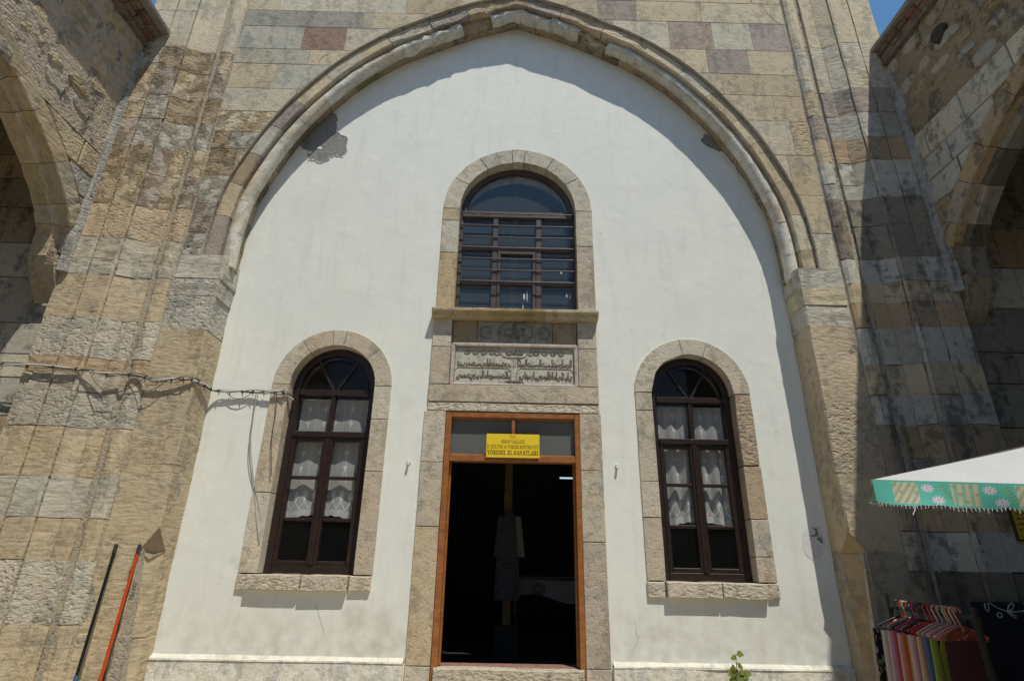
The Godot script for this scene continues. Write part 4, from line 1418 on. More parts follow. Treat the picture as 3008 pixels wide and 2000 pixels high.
func door(F: Node3D) -> void:
	var D := Node3D.new()
	D.name = "door_frame"
	F.add_child(D, true)
	D.set_meta("label", "orange-brown varnished wooden door frame with a two-pane transom light")
	var z := -0.055
	bar(D, "jamb", -0.758, 0.28, -0.688, 3.205, z, 0.13, M.varnish)
	bar(D, "jamb", 0.800, 0.28, 0.863, 3.205, z, 0.13, M.varnish)
	bar(D, "head", -0.688, 3.138, 0.800, 3.205, z, 0.128, M.varnish)
	bar(D, "transom", -0.688, 2.612, 0.800, 2.690, z, 0.126, M.varnish)
	bar(D, "transom_mullion", 0.038, 2.690, 0.080, 3.138, z, 0.10, M.varnish)
	for s in [[-0.688, 0.038], [0.080, 0.800]]:
		bar(D, "pane", s[0], 2.690, s[1], 3.138, z - 0.02, 0.006, M.frosted, 0.0)
		bar(D, "bead", s[0], 2.690, s[1], 2.704, z + 0.012, 0.05, M.varnish, 0.003)
		bar(D, "bead", s[0], 3.124, s[1], 3.138, z + 0.012, 0.05, M.varnish, 0.003)
	bar(D, "stop_bead", -0.688, 0.5, -0.664, 2.612, z - 0.03, 0.05, M.varnish, 0.003)
	bar(D, "stop_bead", 0.776, 0.5, 0.800, 2.612, z - 0.03, 0.05, M.varnish, 0.003)

# ---------------------------------------------------------------- the two side wings
const WB := [[0.62, 4.86], [0.65, 5.20], [0.78, 5.43], [0.95, 5.63], [1.20, 5.87], [1.55, 6.13], [1.88, 6.34], [2.20, 6.50], [2.55, 6.64], [2.85, 6.72]]

func wing_curve() -> PackedVector2Array:
	var p := PackedVector2Array()
	for q in WB:
		p.append(Vector2(q[0], q[1]))
	for i in range(WB.size() - 2, -1, -1):
		p.append(Vector2(5.70 - WB[i][0], WB[i][1]))
	return p

func wing_at(c: PackedVector2Array, t: float, n: float) -> Vector2:
	# t runs over the points; the offset n points away from the opening
	var i := clampi(int(t), 0, c.size() - 2)
	var p := c[i].lerp(c[i + 1], t - i)
	var d := (c[mini(i + 2, c.size() - 1)] - c[maxi(i - 1, 0)]).normalized()
	return p + Vector2(-d.y, d.x) * n

func wing(side: float) -> void:
	var left := side < 0.0
	var X := 5.47 if left else 5.50
	var W := thing("left_wing" if left else "right_wing", "sunlit arcaded rubble wing left of the facade with a brick eave" if left else "shaded arcaded rubble wing right of the facade with a brick eave", "building")
	W.name = "arcaded_wing"
	var xf := Transform3D(Basis(Vector3(0, 0, 1), Vector3(0, 1, 0), Vector3(-side, 0, 0)), Vector3(X * side, 0, 0))
	var c := wing_curve()
	var T := float(c.size() - 1)
	var ZE := 9.4
	# wall core: two bays, arched openings cut out
	var hole := PackedVector2Array([Vector2(0.30, -0.2), Vector2(0.30, 4.62), Vector2(0.45, 4.70), Vector2(0.58, 4.95), Vector2(0.64, 5.15)])
	for i in 37:
		hole.append(wing_at(c, lerpf(1.0, T, i / 36.0), 0.02))
	hole.append(Vector2(5.08, -0.2))
	var core := MB.new()
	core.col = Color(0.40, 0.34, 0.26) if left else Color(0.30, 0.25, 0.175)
	for piece in [rect(0.36, 0.0, 2.85, 8.72), rect(2.85, 0.0, ZE, 8.72)]:
		var ps := Geometry2D.clip_polygons(piece, hole)
		for q in ps:
			flat(core, q, xf, -0.02)
			edge_band(core, q, xf, -0.02, -0.36)
			flat(core, q, xf * Transform3D(Basis(), Vector3(0, 0, -0.36)), 0.0)
	part(W, "wall_core", core, M.rubble)
	# gallery behind the arcade
	var g := MB.new()
	g.box(Vector3(side * 9.0, 4.4, 4.9), Vector3(0.3, 8.9, 9.2))
	g.box(Vector3(side * 7.45, 7.6, 4.9), Vector3(3.1, 0.25, 9.0))
	g.box(Vector3(side * 7.5, 4.3, ZE - 0.2), Vector3(3.1, 8.5, 0.25))
	part(W, "gallery_wall", g, M.mortar)
	# end wall of the gallery: coursed blocks in the plane of the facade
	var E := Transform3D(Basis(), Vector3(0, 0, 0))
	var back := MB.new()
	back.box(Vector3(side * 7.2, 3.75, 0.24), Vector3(3.4, 7.7, 0.26))
	part(W, "end_wall_core", back, M.mortar)
	var ey := [0.0, 0.45, 0.9, 1.35, 1.85, 2.4, 2.95, 3.40, 3.69, 4.09, 4.70, 5.19, 5.72, 6.19, 6.56, 7.0, 7.5] if left else [0.0, 0.5, 1.0, 1.5, 1.95, 2.5, 3.05, 3.58, 3.98, 4.57, 5.15, 5.75, 6.3, 6.85, 7.5]
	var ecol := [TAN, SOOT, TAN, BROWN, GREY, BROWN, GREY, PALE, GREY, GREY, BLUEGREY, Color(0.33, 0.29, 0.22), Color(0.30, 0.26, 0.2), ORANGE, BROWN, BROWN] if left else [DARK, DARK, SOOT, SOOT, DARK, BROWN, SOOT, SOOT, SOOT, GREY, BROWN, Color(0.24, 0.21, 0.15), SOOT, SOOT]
	for i in ey.size() - 1:
		var x := 5.52
		while x < 8.6:
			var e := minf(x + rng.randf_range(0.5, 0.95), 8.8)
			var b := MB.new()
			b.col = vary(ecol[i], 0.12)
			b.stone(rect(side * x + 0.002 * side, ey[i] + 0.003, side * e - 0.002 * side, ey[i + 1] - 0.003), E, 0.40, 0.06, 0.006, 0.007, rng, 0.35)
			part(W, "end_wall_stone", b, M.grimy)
			x = e
	# arch orders
	var t := 0.0
	var k := 0
	while t < T - 0.01:
		var e := minf(t + (rng.randf_range(0.9, 1.6) if t > 0.1 else 1.3), T)
		if T - e < 0.5:
			e = T
		for o in 2:
			if o == 0 and t < 0.5:
				continue
			var fr := []
			for q in 7:
				var tt := lerpf(t + 0.01, e - 0.01, q / 6.0)
				var p := wing_at(c, tt, 0.0)
				var nn := wing_at(c, tt, 1.0) - p
				fr.append(xf * Transform3D(Basis(Vector3(nn.x, nn.y, 0), Vector3(0, 0, 1), Vector3(nn.y, -nn.x, 0)), Vector3(p.x, p.y, 0)))
			var b := MB.new()
			if left:
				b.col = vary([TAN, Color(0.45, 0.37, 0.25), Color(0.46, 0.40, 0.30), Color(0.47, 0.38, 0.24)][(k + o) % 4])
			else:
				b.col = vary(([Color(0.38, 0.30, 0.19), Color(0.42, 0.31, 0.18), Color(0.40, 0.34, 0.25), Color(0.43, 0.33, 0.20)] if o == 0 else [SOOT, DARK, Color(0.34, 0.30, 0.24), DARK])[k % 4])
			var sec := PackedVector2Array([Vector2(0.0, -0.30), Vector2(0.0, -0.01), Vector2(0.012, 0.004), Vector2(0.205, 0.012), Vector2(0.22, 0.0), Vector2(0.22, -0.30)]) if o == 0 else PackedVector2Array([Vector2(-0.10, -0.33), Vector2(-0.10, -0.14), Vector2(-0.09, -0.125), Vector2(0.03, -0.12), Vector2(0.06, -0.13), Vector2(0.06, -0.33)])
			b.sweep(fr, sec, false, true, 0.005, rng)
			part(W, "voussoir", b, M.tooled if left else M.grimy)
		t = e
		k += 1
	# corbel that carries the inner order against the facade
	var cb := MB.new()
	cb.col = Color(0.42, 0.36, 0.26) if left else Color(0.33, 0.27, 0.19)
	var steps := [[4.34, 0.41], [4.46, 0.51], [4.60, 0.60], [4.74, 0.67], [4.88, 0.715]]
	for i in steps.size() - 1:
		var a: Array = steps[i]
		var d: Array = steps[i + 1]
		cb.quad(xf * Vector3(a[1], a[0], -0.04), xf * Vector3(d[1], d[0], -0.04), xf * Vector3(d[1], d[0], -0.34), xf * Vector3(a[1], a[0], -0.34), Vector3(0, -0.5, 1))
		for w in [-0.04, -0.34]:
			cb.quad(xf * Vector3(0.38, a[0], w), xf * Vector3(a[1], a[0], w), xf * Vector3(d[1], d[0], w), xf * Vector3(0.38, d[0], w), xf.basis.z * (1.0 if w > -0.2 else -1.0))
	part(W, "corbel", cb, M.worn if left else M.grimy)
	# ashlar beside the arch
	var arch_out := PackedVector2Array([Vector2(0.50, 4.2)])
	for i in 25:
		arch_out.append(wing_at(c, T * 0.52 * i / 24.0, 0.225))
	arch_out.append(Vector2(4.5, 6.0))
	arch_out.append(Vector2(4.5, 4.2))
	var ay := [5.02, 5.36, 5.72, 6.04, 6.42] if left else [5.0, 5.45, 5.95, 6.30, 6.63, 7.05]
	var acol := [GREY, MAUVE, GREY, TAN] if left else [Color(0.42, 0.34, 0.22), Color(0.36, 0.28, 0.17), BLUEGREY, GREY, PALE]
	for i in ay.size() - 1:
		var z := 0.40
		while z < 3.6:
			var e := z + rng.randf_range(0.35, 0.75)
			for q in Geometry2D.clip_polygons(rect(z + 0.004, ay[i] + 0.004, e - 0.004, ay[i + 1] - 0.004), arch_out):
				var area := 0.0
				for a in q.size():
					area += q[a].cross(q[(a + 1) % q.size()]) / 2.0
				if absf(area) < 0.01 or Geometry2D.triangulate_polygon(q).is_empty():
					continue
				var b := MB.new()
				b.col = vary(acol[i], 0.12)
				b.stone(q, xf, rng.randf_range(0.0, 0.012), 0.06, 0.012 if left else 0.006, 0.012, rng, 0.25)
				part(W, "stone", b, M.worn if left else M.grimy)
			z = e
	# rubble bedded in mortar above
	var ry0: float = ay[ay.size() - 1]
	var bed := MB.new()
	var nz := 14
	var ny := 8
	var rows := []
	for i in ny + 1:
		var r := PackedVector3Array()
		for j in nz * 4 + 1:
			r.append(xf * Vector3(lerpf(0.38, ZE, float(j) / (nz * 4)), lerpf(ry0, 8.5, float(i) / ny), rng.randf_range(-0.012, 0.008)))
		rows.append(r)
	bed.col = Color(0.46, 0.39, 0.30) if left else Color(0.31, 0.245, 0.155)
	bed.grid(rows, false)
	part(W, "mortar_bed", bed, M.rubble)
	var y := ry0 + 0.02
	while y < 8.36:
		var h := rng.randf_range(0.15, 0.27)
		var z := 0.42 + rng.randf_range(0.0, 0.2)
		while z < 4.2:
			var w := rng.randf_range(0.20, 0.55)
			if rng.randf() < (0.78 if left else 0.66):
				var p := PackedVector2Array()
				var n := 9
				for a in n:
					var an := TAU * a / n + rng.randf_range(-0.2, 0.2)
					var rr := rng.randf_range(0.70, 1.08)
					var cx := signf(cos(an)) * pow(absf(cos(an)), 0.7)
					var sy := signf(sin(an)) * pow(absf(sin(an)), 0.7)
					p.append(Vector2(z + w / 2 + cx * w * 0.5 * rr, y + h / 2 + sy * h * 0.5 * rr))
				var b := MB.new()
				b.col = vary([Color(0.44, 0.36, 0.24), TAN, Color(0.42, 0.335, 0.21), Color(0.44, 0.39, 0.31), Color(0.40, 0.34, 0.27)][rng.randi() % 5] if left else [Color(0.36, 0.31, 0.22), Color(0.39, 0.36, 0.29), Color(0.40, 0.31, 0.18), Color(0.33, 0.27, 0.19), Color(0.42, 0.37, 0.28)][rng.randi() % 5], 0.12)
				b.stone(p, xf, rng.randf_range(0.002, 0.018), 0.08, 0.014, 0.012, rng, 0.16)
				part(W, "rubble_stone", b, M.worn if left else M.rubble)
			z += w + rng.randf_range(0.03, 0.10)
		y += h + rng.randf_range(0.02, 0.05)
	if not left:
		var p := PackedVector2Array()
		for a in 10:
			p.append(Vector2(1.45 + cos(TAU * a / 10) * 0.13, 8.0 + sin(TAU * a / 10) * 0.11 - (0.06 if a == 7 else 0.0)))
		var b := MB.new()
		b.col = Color(0.05, 0.045, 0.035)
		b.stone(p, xf, 0.045, 0.05, 0.01, 0.01, rng)
		part(W, "blocked_hole", b, M.grimy, "dark blocked round hole in the rubble")
	# corner fillet of mortar
	var mf := MB.new()
	mf.col = Color(0.38, 0.36, 0.32)
	var fr2 := []
	for i in 12:
		fr2.append(Transform3D(Basis(Vector3(side, 0, 0), Vector3(0, 0, 1), Vector3(0, 1, 0)), Vector3(side * (X - 0.035), 4.7 + 3.6 * i / 11.0, 0.545)))
	mf.sweep(fr2, PackedVector2Array([Vector2(-0.03, -0.02), Vector2(0.0, 0.05), Vector2(0.06, 0.09), Vector2(0.06, -0.02)]), false, true, 0.012, rng)
	part(W, "corner_mortar", mf, M.rubble)
	# stepped brick eave and the roof edge
	for course in 3:
		var z := 0.56
		var yb := 8.445 + course * 0.078
		var proud := (0.06 + course * 0.075) if left else (0.03 + course * 0.045)
		while z < 4.0:
			var w := rng.randf_range(0.15, 0.24)
			if rng.randf() < 0.96:
				var b := MB.new()
				b.col = vary([Color(0.28, 0.14, 0.095), Color(0.24, 0.15, 0.11), Color(0.24, 0.19, 0.14), Color(0.20, 0.15, 0.11)][rng.randi() % 4], 0.15)
				b.box(xf * Vector3(z + w / 2, yb + 0.036, proud / 2 - 0.05 + rng.randf_range(-0.015, 0.01)), Vector3(proud + 0.1, 0.066, w - 0.014), Basis(Vector3(1, 0, 0), rng.randf_range(-0.05, 0.05)) * Basis(Vector3(0, 1, 0), rng.randf_range(-0.06, 0.06)), 0.008)
				part(W, "eave_brick", b, M.brick)
			z += w
	var core2 := MB.new()
	core2.col = Color(0.22, 0.17, 0.13)
	core2.box(xf * Vector3((0.4 + ZE) / 2, 8.55, -0.04), Vector3(0.2, 0.22, ZE - 0.4))
	core2.box(xf * Vector3((4.0 + ZE) / 2, 8.55, 0.06), Vector3(0.24, 0.22, ZE - 4.0))
	part(W, "eave_core", core2, M.brick)
	var roof := MB.new()
	var fr := []
	for i in 24:
		var zz := lerpf(0.562, ZE + 0.3, i / 23.0)
		fr.append(xf * Transform3D(Basis(Vector3(0, 0, 1), Vector3(0, 1, 0), Vector3(1, 0, 0)), Vector3(zz, 8.69 + rng.randf_range(-0.006, 0.006), 0.0)))
	var ov := 0.33 if left else 0.19
	roof.sweep(fr, PackedVector2Array([Vector2(ov, -0.012), Vector2(ov + 0.01, 0.045), Vector2(-3.8, 1.35), Vector2(-3.8, 1.25), Vector2(-0.02, 0.0)]), false, true, 0.004, rng)
	part(W, "roof", roof, M.roof)

func ground() -> void:
	var b := MB.new()
	b.box(Vector3(0, -0.15, 4.0), Vector3(60, 0.3, 60))
	struct("ground", b, M.paving)
	var w := MB.new()
	w.box(Vector3(0, 0.148, 0.55), Vector3(18.0, 0.30, 1.3), Basis(), 0.01)
	struct("pavement", w, M.paving)
	# the range across the courtyard, behind the viewer: its reflection darkens the panes
	var R := thing("gate_range", "long stone range closing the courtyard opposite the white wall", "building")
	var m := MB.new()
	m.box(Vector3(0, 3.6, 17.0), Vector3(24, 7.2, 1.0))
	part(R, "wall", m, M.mortar)
	var r := MB.new()
	var fr := []
	for x in [-12.2, 12.2]:
		fr.append(Transform3D(Basis(Vector3(0, 0, 1), Vector3(0, 1, 0), Vector3(1, 0, 0)), Vector3(x, 7.2, 17.0)))
	r.sweep(fr, PackedVector2Array([Vector2(-0.8, 0.0), Vector2(-0.8, 0.08), Vector2(2.5, 1.2), Vector2(2.5, 0.0)]))
	part(R, "roof", r, M.roof)

# ---------------------------------------------------------------- things on and before the walls
func sign_plate() -> void:
	var S := thing("sign", "yellow sign with four lines of dark lettering over the doorway", "sign", "", Vector3(0.058, 2.655, 0.03))
	var b := MB.new()
	b.col = Color(0.80, 0.58, 0.012)
	b.box(Vector3(0, 0.142, 0), Vector3(0.632, 0.280, 0.012), Basis(), 0.003)
	part(S, "plate", b, M.plain)
	var f := SystemFont.new()
	f.font_names = PackedStringArray(["Droid Serif"])
	var fb := SystemFont.new()
	fb.font_names = PackedStringArray(["Droid Serif"])
	fb.font_weight = 700
	var ink := mat(Color(0.09, 0.045, 0.008), 0.8)
	for q in [["T.C.", 0.236, 0.034, 0.075, f], ["SİNOP VALİLİĞİ", 0.176, 0.036, 0.275, f], ["İL KÜLTÜR ve TURİZM MÜDÜRLÜĞÜ", 0.113, 0.038, 0.612, f], ["YÖRESEL EL SANATLARI", 0.040, 0.05, 0.605, fb]]:
		var t := TextMesh.new()
		t.text = q[0]
		t.font = q[4]
		t.font_size = 32
		t.pixel_size = 0.001
		t.depth = 0.001
		t.horizontal_alignment = HORIZONTAL_ALIGNMENT_CENTER
		t.vertical_alignment = VERTICAL_ALIGNMENT_CENTER
		var o := MeshInstance3D.new()
		o.name = "lettering"
		o.mesh = t
		o.material_override = ink
		S.add_child(o, true)
		var bb := t.get_aabb()
		if bb.size.x > 0.0001:
			o.scale = Vector3(q[3] / bb.size.x, q[2] / bb.size.y * (1.25 if q[0].length() > 5 else 1.0), 1.0)
		o.position = Vector3(0, q[1] + q[2] * 0.4, 0.0072)

func notice() -> void:
	var S := thing("notice", "mustard yellow notice board with rows of small print on the shaded end wall", "notice board", "", Vector3(5.545, 1.83, 0.575))
	var b := MB.new()
	b.col = Color(0.50, 0.36, 0.02)
	b.box(Vector3(0, 0.3, 0), Vector3(0.46, 0.60, 0.016), Basis(), 0.003)
	part(S, "board", b, M.plain)
	var fr := MB.new()
	fr.col = Color(0.04, 0.035, 0.03)
	for s in [-1.0, 1.0]:
		fr.box(Vector3(s * 0.235, 0.3, 0.004), Vector3(0.016, 0.63, 0.024))
		fr.box(Vector3(0, 0.3 + s * 0.307, 0.004), Vector3(0.48, 0.016, 0.026))
	part(S, "frame", fr, M.plain)
	var t := MB.new()
	t.col = Color(0.16, 0.11, 0.02)
	for i in 9:
		var w := 0.38 if i % 4 != 3 else 0.24
		var x := -0.19
		while x < -0.19 + w - 0.02:
			var l := rng.randf_range(0.03, 0.08)
			t.box(Vector3(x + l / 2, 0.52 - i * 0.052, 0.0095), Vector3(l, 0.018, 0.002))
			x += l + 0.014
	part(S, "print", t, M.matte)

func cables() -> void:
	var K := thing("cable_bundle", "bundle of grey and black cables clipped along the left pier into the side window", "cable")
	var path := [Vector3(-7.6, 3.60, 0.48), Vector3(-6.4, 3.53, 0.50), Vector3(-5.86, 3.50, 0.57), Vector3(-5.46, 3.49, 0.59), Vector3(-5.07, 3.47, 0.59), Vector3(-4.78, 3.455, 0.56), Vector3(-4.60, 3.43, 0.52), Vector3(-4.28, 3.43, 0.49), Vector3(-4.10, 3.395, 0.46), Vector3(-3.89, 3.395, 0.455), Vector3(-3.72, 3.41, 0.445), Vector3(-3.645, 3.41, 0.40), Vector3(-3.62, 3.40, 0.24), Vector3(-3.59, 3.39, 0.09), Vector3(-3.45, 3.385, 0.05), Vector3(-3.25, 3.385, 0.05), Vector3(-3.08, 3.385, 0.05), Vector3(-2.9, 3.395, 0.055), Vector3(-2.75, 3.385, 0.055), Vector3(-2.70, 3.36, 0.03), Vector3(-2.66, 3.33, -0.10)]
	var dense := []
	for i in path.size() - 1:
		for t in 4:
			dense.append((path[i] as Vector3).cubic_interpolate(path[i + 1], path[maxi(i - 1, 0)], path[mini(i + 2, path.size() - 1)], t / 4.0))
	for s in 4:
		var p := []
		for i in dense.size():
			var a: float = i * 0.55 + s * TAU / 4.0
			var sag := 0.022 * sin(i * 0.37 + s * 1.9) if s > 1 else 0.0
			p.append(dense[i] + Vector3(0, sin(a) * 0.011 + sag, cos(a) * 0.011))
		var b := MB.new()
		b.col = [Color(0.52, 0.51, 0.49), Color(0.06, 0.06, 0.06), Color(0.035, 0.035, 0.035), Color(0.10, 0.10, 0.10)][s]
		b.tube(p, 0.0125 if s == 0 else 0.005, 6)
		part(K, "cable", b, M.plain)
	for i in range(3, dense.size() - 6, 3):
		var b := MB.new()
		b.col = Color(0.04, 0.04, 0.045)
		var d: Vector3 = (dense[i + 1] - dense[i]).normalized()
		b.tube([dense[i] - d * 0.008, dense[i] + d * 0.008], 0.019, 8)
		b.tube([dense[i], dense[i] + Vector3(0.012, -0.055, 0.006)], 0.005, 5)
		part(K, "cable_tie", b, M.plain)
	# loose loops
	for q in [[20, 0.22, 10], [27, 0.16, 8], [56, 0.09, 7]]:
		var p := []
		for t in 11:
			var u := t / 10.0
			var at: Vector3 = dense[q[0]].lerp(dense[q[0] + q[2]], u)
			p.append(at + Vector3(0, -q[1] * 4.0 * u * (1.0 - u), 0.0))
		var b := MB.new()
		b.col = Color(0.05, 0.05, 0.05)
		b.tube(p, 0.0045, 5)
		part(K, "loose_wire", b, M.plain)
	var names := [["thin grey wire hanging from the cable down the white wall, left of its pair", -3.09], ["thin grey wire hanging from the cable down the white wall, right of its pair", -3.07]]
	for i in 2:
		var p := []
		var end := Vector3(-2.72, 1.70, 0.045)
		for t in 15:
			var u := t / 14.0
			var x := lerpf(names[i][1], -2.76 if i == 0 else -2.72, u * u)
			p.append(Vector3(x + 0.014 * sin(u * 9.0 + i * 2.0), 3.38 - u * (1.50 + 0.22 * i), 0.03 + 0.012 * sin(u * 5.0 + i)))
		var b := MB.new()
		b.col = Color(0.30, 0.30, 0.29)
		b.tube(p, 0.0045, 5)
		tag(part(self, "hanging_wire", b, M.plain), names[i][0], "wire")
	var p3 := []
	for t in 13:
		var u := t / 12.0
		p3.append(Vector3(-2.84 + 0.10 * u + 0.012 * sin(u * 8.0), 3.385 - 1.0 * u, 0.045))
	var b3 := MB.new()
	b3.col = Color(0.06, 0.06, 0.06)
	b3.tube(p3, 0.0045, 5)
	tag(part(self, "hanging_wire", b3, M.plain), "black wire hanging down the left jamb of the left side window", "wire")

func broom(called: String, label: String, top: Vector3, foot: Vector3, shaft: Color, grip: Color, head: Color, lift := 0.10) -> void:
	var B := thing(called, label, "broom", "", foot)
	var d := top - foot
	var b := MB.new()
	b.col = shaft
	b.tube([d * lift, d * 0.94], 0.0145, 10)
	part(B, "handle", b, M.gloss)
	var g := MB.new()
	g.col = grip
	g.tube([d * 0.935, d * 0.985, d], 0.0185, 10, 0.85)
	part(B, "grip", g, M.plain)
	var h := MB.new()
	h.col = head
	h.box(d * lift + Vector3(0, 0.0, 0), Vector3(0.16, 0.05, 0.07), Basis(), 0.015)
	h.tube([d * (lift - 0.01), d * (lift + 0.07)], 0.024, 10, 0.7)
	part(B, "brush_block", h, M.plain)
	var br := MB.new()
	br.col = head * 0.7
	for i in 60:
		var x := -0.075 + 0.15 * (i % 20) / 19.0
		var z := -0.025 + 0.025 * int(i / 20)
		br.tube([d * lift + Vector3(x, -0.02, z), Vector3(d.x * lift + x * 1.25, 0.002, z * 1.4)], 0.0035, 4)
	part(B, "bristles", br, M.plain)

func knob(at: Vector3, label: String) -> void:
	var K := thing("wall_hook", label, "hook", "", at)
	var b := MB.new()
	b.col = Color(0.62, 0.62, 0.57)
	b.tube([Vector3(0, 0.02, -0.01), Vector3(0, 0.015, 0.012)], 0.030, 9, 0.8)
	part(K, "boss", b, M.matte)
	var c := MB.new()
	c.col = Color(0.60, 0.60, 0.56)
	c.tube([Vector3(0, 0.015, 0.01), Vector3(0, 0.004, 0.03), Vector3(-0.003, -0.012, 0.036), Vector3(-0.003, -0.026, 0.032)], 0.014, 7)
	part(K, "peg", c, M.matte)

func weed() -> void:
	var P := thing("weed", "small leafy green weed growing at the foot of the white wall", "plant", "", Vector3(2.33, 0.28, 0.30))
	var leaf := StandardMaterial3D.new()
	leaf.albedo_color = Color(0.12, 0.16, 0.035).linear_to_srgb()
	leaf.roughness = 0.55
	leaf.backlight_enabled = true
	leaf.backlight = Color(0.5, 0.5, 0.2)
	leaf.cull_mode = BaseMaterial3D.CULL_DISABLED
	var stem := mat(Color(0.14, 0.16, 0.05), 0.7)
	for s in 4:
		var top := Vector3([0.0, -0.07, 0.06, 0.02][s], [0.42, 0.30, 0.27, 0.20][s], [0.02, 0.05, 0.03, 0.10][s])
		var p := []
		for t in 6:
			var u := t / 5.0
			p.append(Vector3(top.x * u * u, top.y * u, top.z * u) + Vector3(0.01 * sin(u * 6.0 + s), 0, 0))
		var b := MB.new()
		b.tube(p, 0.007, 5, 0.5)
		part(P, "stem", b, stem)
		for i in 9:
			var u := 0.30 + 0.70 * i / 8.0
			var at := Vector3(top.x * u * u, top.y * u, top.z * u)
			var an := i * 2.4 + s
			var dir := Vector3(cos(an), 0.35 - 0.3 * rng.randf(), sin(an) * 0.8).normalized()
			var l := 0.105 * (1.15 - 0.55 * u) + 0.02 * rng.randf()
			var sidev := dir.cross(Vector3(0.25 * cos(an), 0.35, 1.0)).normalized() * l * 0.42
			var m := MB.new()
			var tip := at + dir * l + Vector3(0, -0.25 * l, 0)
			var mid := at + dir * l * 0.45 + Vector3(0, 0.02 * l, 0)
			for sd in [-1.0, 1.0]:
				var e1: Vector3 = mid + sidev * sd - dir * l * 0.12
				var e2: Vector3 = mid + sidev * sd * 0.75 + dir * l * 0.22
				m.tri(at, mid, e1, Vector3.UP)
				m.tri(mid, e1, e2, Vector3.UP)
				m.tri(mid, e2, tip, Vector3.UP)
			part(P, "leaf", m, leaf)

func bag(rows: Array, around := 20, folds := 5.0, amp := 0.012, sd := 0.0) -> MB:
	# hanging cloth as a closed tube: each row is [centre, half width, half depth]
	var b := MB.new()
	var out := []
	for i in rows.size():
		var r := PackedVector3Array()
		var t := float(i) / (rows.size() - 1)
		for k in around:
			var a := TAU * k / around
			var f := 1.0 + amp / 0.05 * t * sin(a * folds + sd + t * 1.3)
			r.append(rows[i][0] + Vector3(cos(a) * rows[i][1] * (0.97 + 0.03 * sin(a * folds + sd)), 0, sin(a) * rows[i][2] * f))
		out.append(r)
	b.grid(out, true, true)
	return b

func hanger(label: String, at: Vector3, color: Color, half := 0.20, turn := 0.0) -> Node3D:
	# at: where the hook sits on the rail
	var H := thing("clothes_hanger", label, "hanger", "clothes hangers on the rail", at, turn)
	var hook := MB.new()
	hook.col = color
	var p := []
	for i in 10:
		var a := -0.5 + PI * 1.25 * i / 9.0
		p.append(Vector3(cos(a) * 0.028, 0.0 + sin(a) * 0.028, 0))
	p.append(Vector3(-0.012, -0.045, 0))
	p.append(Vector3(0.0, -0.075, 0))
	p.append(Vector3(0.0, -0.10, 0))
	hook.tube(p, 0.0065, 7)
	part(H, "hook", hook, M.gloss)
	var b := MB.new()
	b.col = color
	var sh := []
	for i in 13:
		var x := lerpf(-1.0, 1.0, i / 12.0)
		sh.append(Vector3(x * half, -0.10 - 0.075 * pow(absf(x), 1.25), 0))
	b.tube(sh, 0.0085, 7)
	b.tube([Vector3(-half, -0.175, 0), Vector3(-half + 0.02, -0.195, 0), Vector3(half - 0.02, -0.195, 0), Vector3(half, -0.175, 0)], 0.006, 6)
	part(H, "shoulder_bar", b, M.gloss)
	return H

func garment(called: String, label: String, cat: String, at: Vector3, half: float, length: float, color: Color, trim: Color, m: Material, sd: float, turn := 0.0) -> void:
	# at: hook point; the cloth hangs from the hanger's shoulders
	var G := thing(called, label, cat, "clothes hanging on the rail", at + Vector3(0, -0.11, 0), turn)
	var rows := []
	var n := 12
	for i in n + 1:
		var t := float(i) / n
		var w := lerpf(0.055, half, pow(minf(1.0, t * 7.0), 0.8)) if t < 0.15 else lerpf(half, half * 1.06, t)
		var y := -0.085 * minf(1.0, t * 7.0) - length * t
		rows.append([Vector3(0.006 * sin(sd + t * 3.0), y, 0), w, lerpf(0.013, 0.024, t)])
	var b := bag(rows, 22, 4.0, 0.016, sd)
	b.col = color
	for i in b.c.size():
		b.c[i] = color
	part(G, "body", b, m)
	for s in [-1.0, 1.0]:
		var sl := []
		for i in 7:
			var t := i / 6.0
			sl.append([Vector3(s * (half * 0.94 + 0.015 + 0.012 * t), -0.09 - 0.42 * t, 0.004 * s), lerpf(0.030, 0.045, t), lerpf(0.014, 0.022, t)])
		var q := bag(sl, 12, 3.0, 0.012, sd + s)
		for i in q.c.size():
			q.c[i] = color.lerp(trim, 0.25)
		part(G, "sleeve", q, m)
	var c := MB.new()
	c.col = trim
	var cp := []
	for i in 9:
		var a := PI + PI * i / 8.0
		cp.append(Vector3(cos(a) * 0.06, -0.005 + sin(a) * 0.07, 0.022))
	c.tube(cp, 0.007, 6)
	part(G, "neckline", c, m)

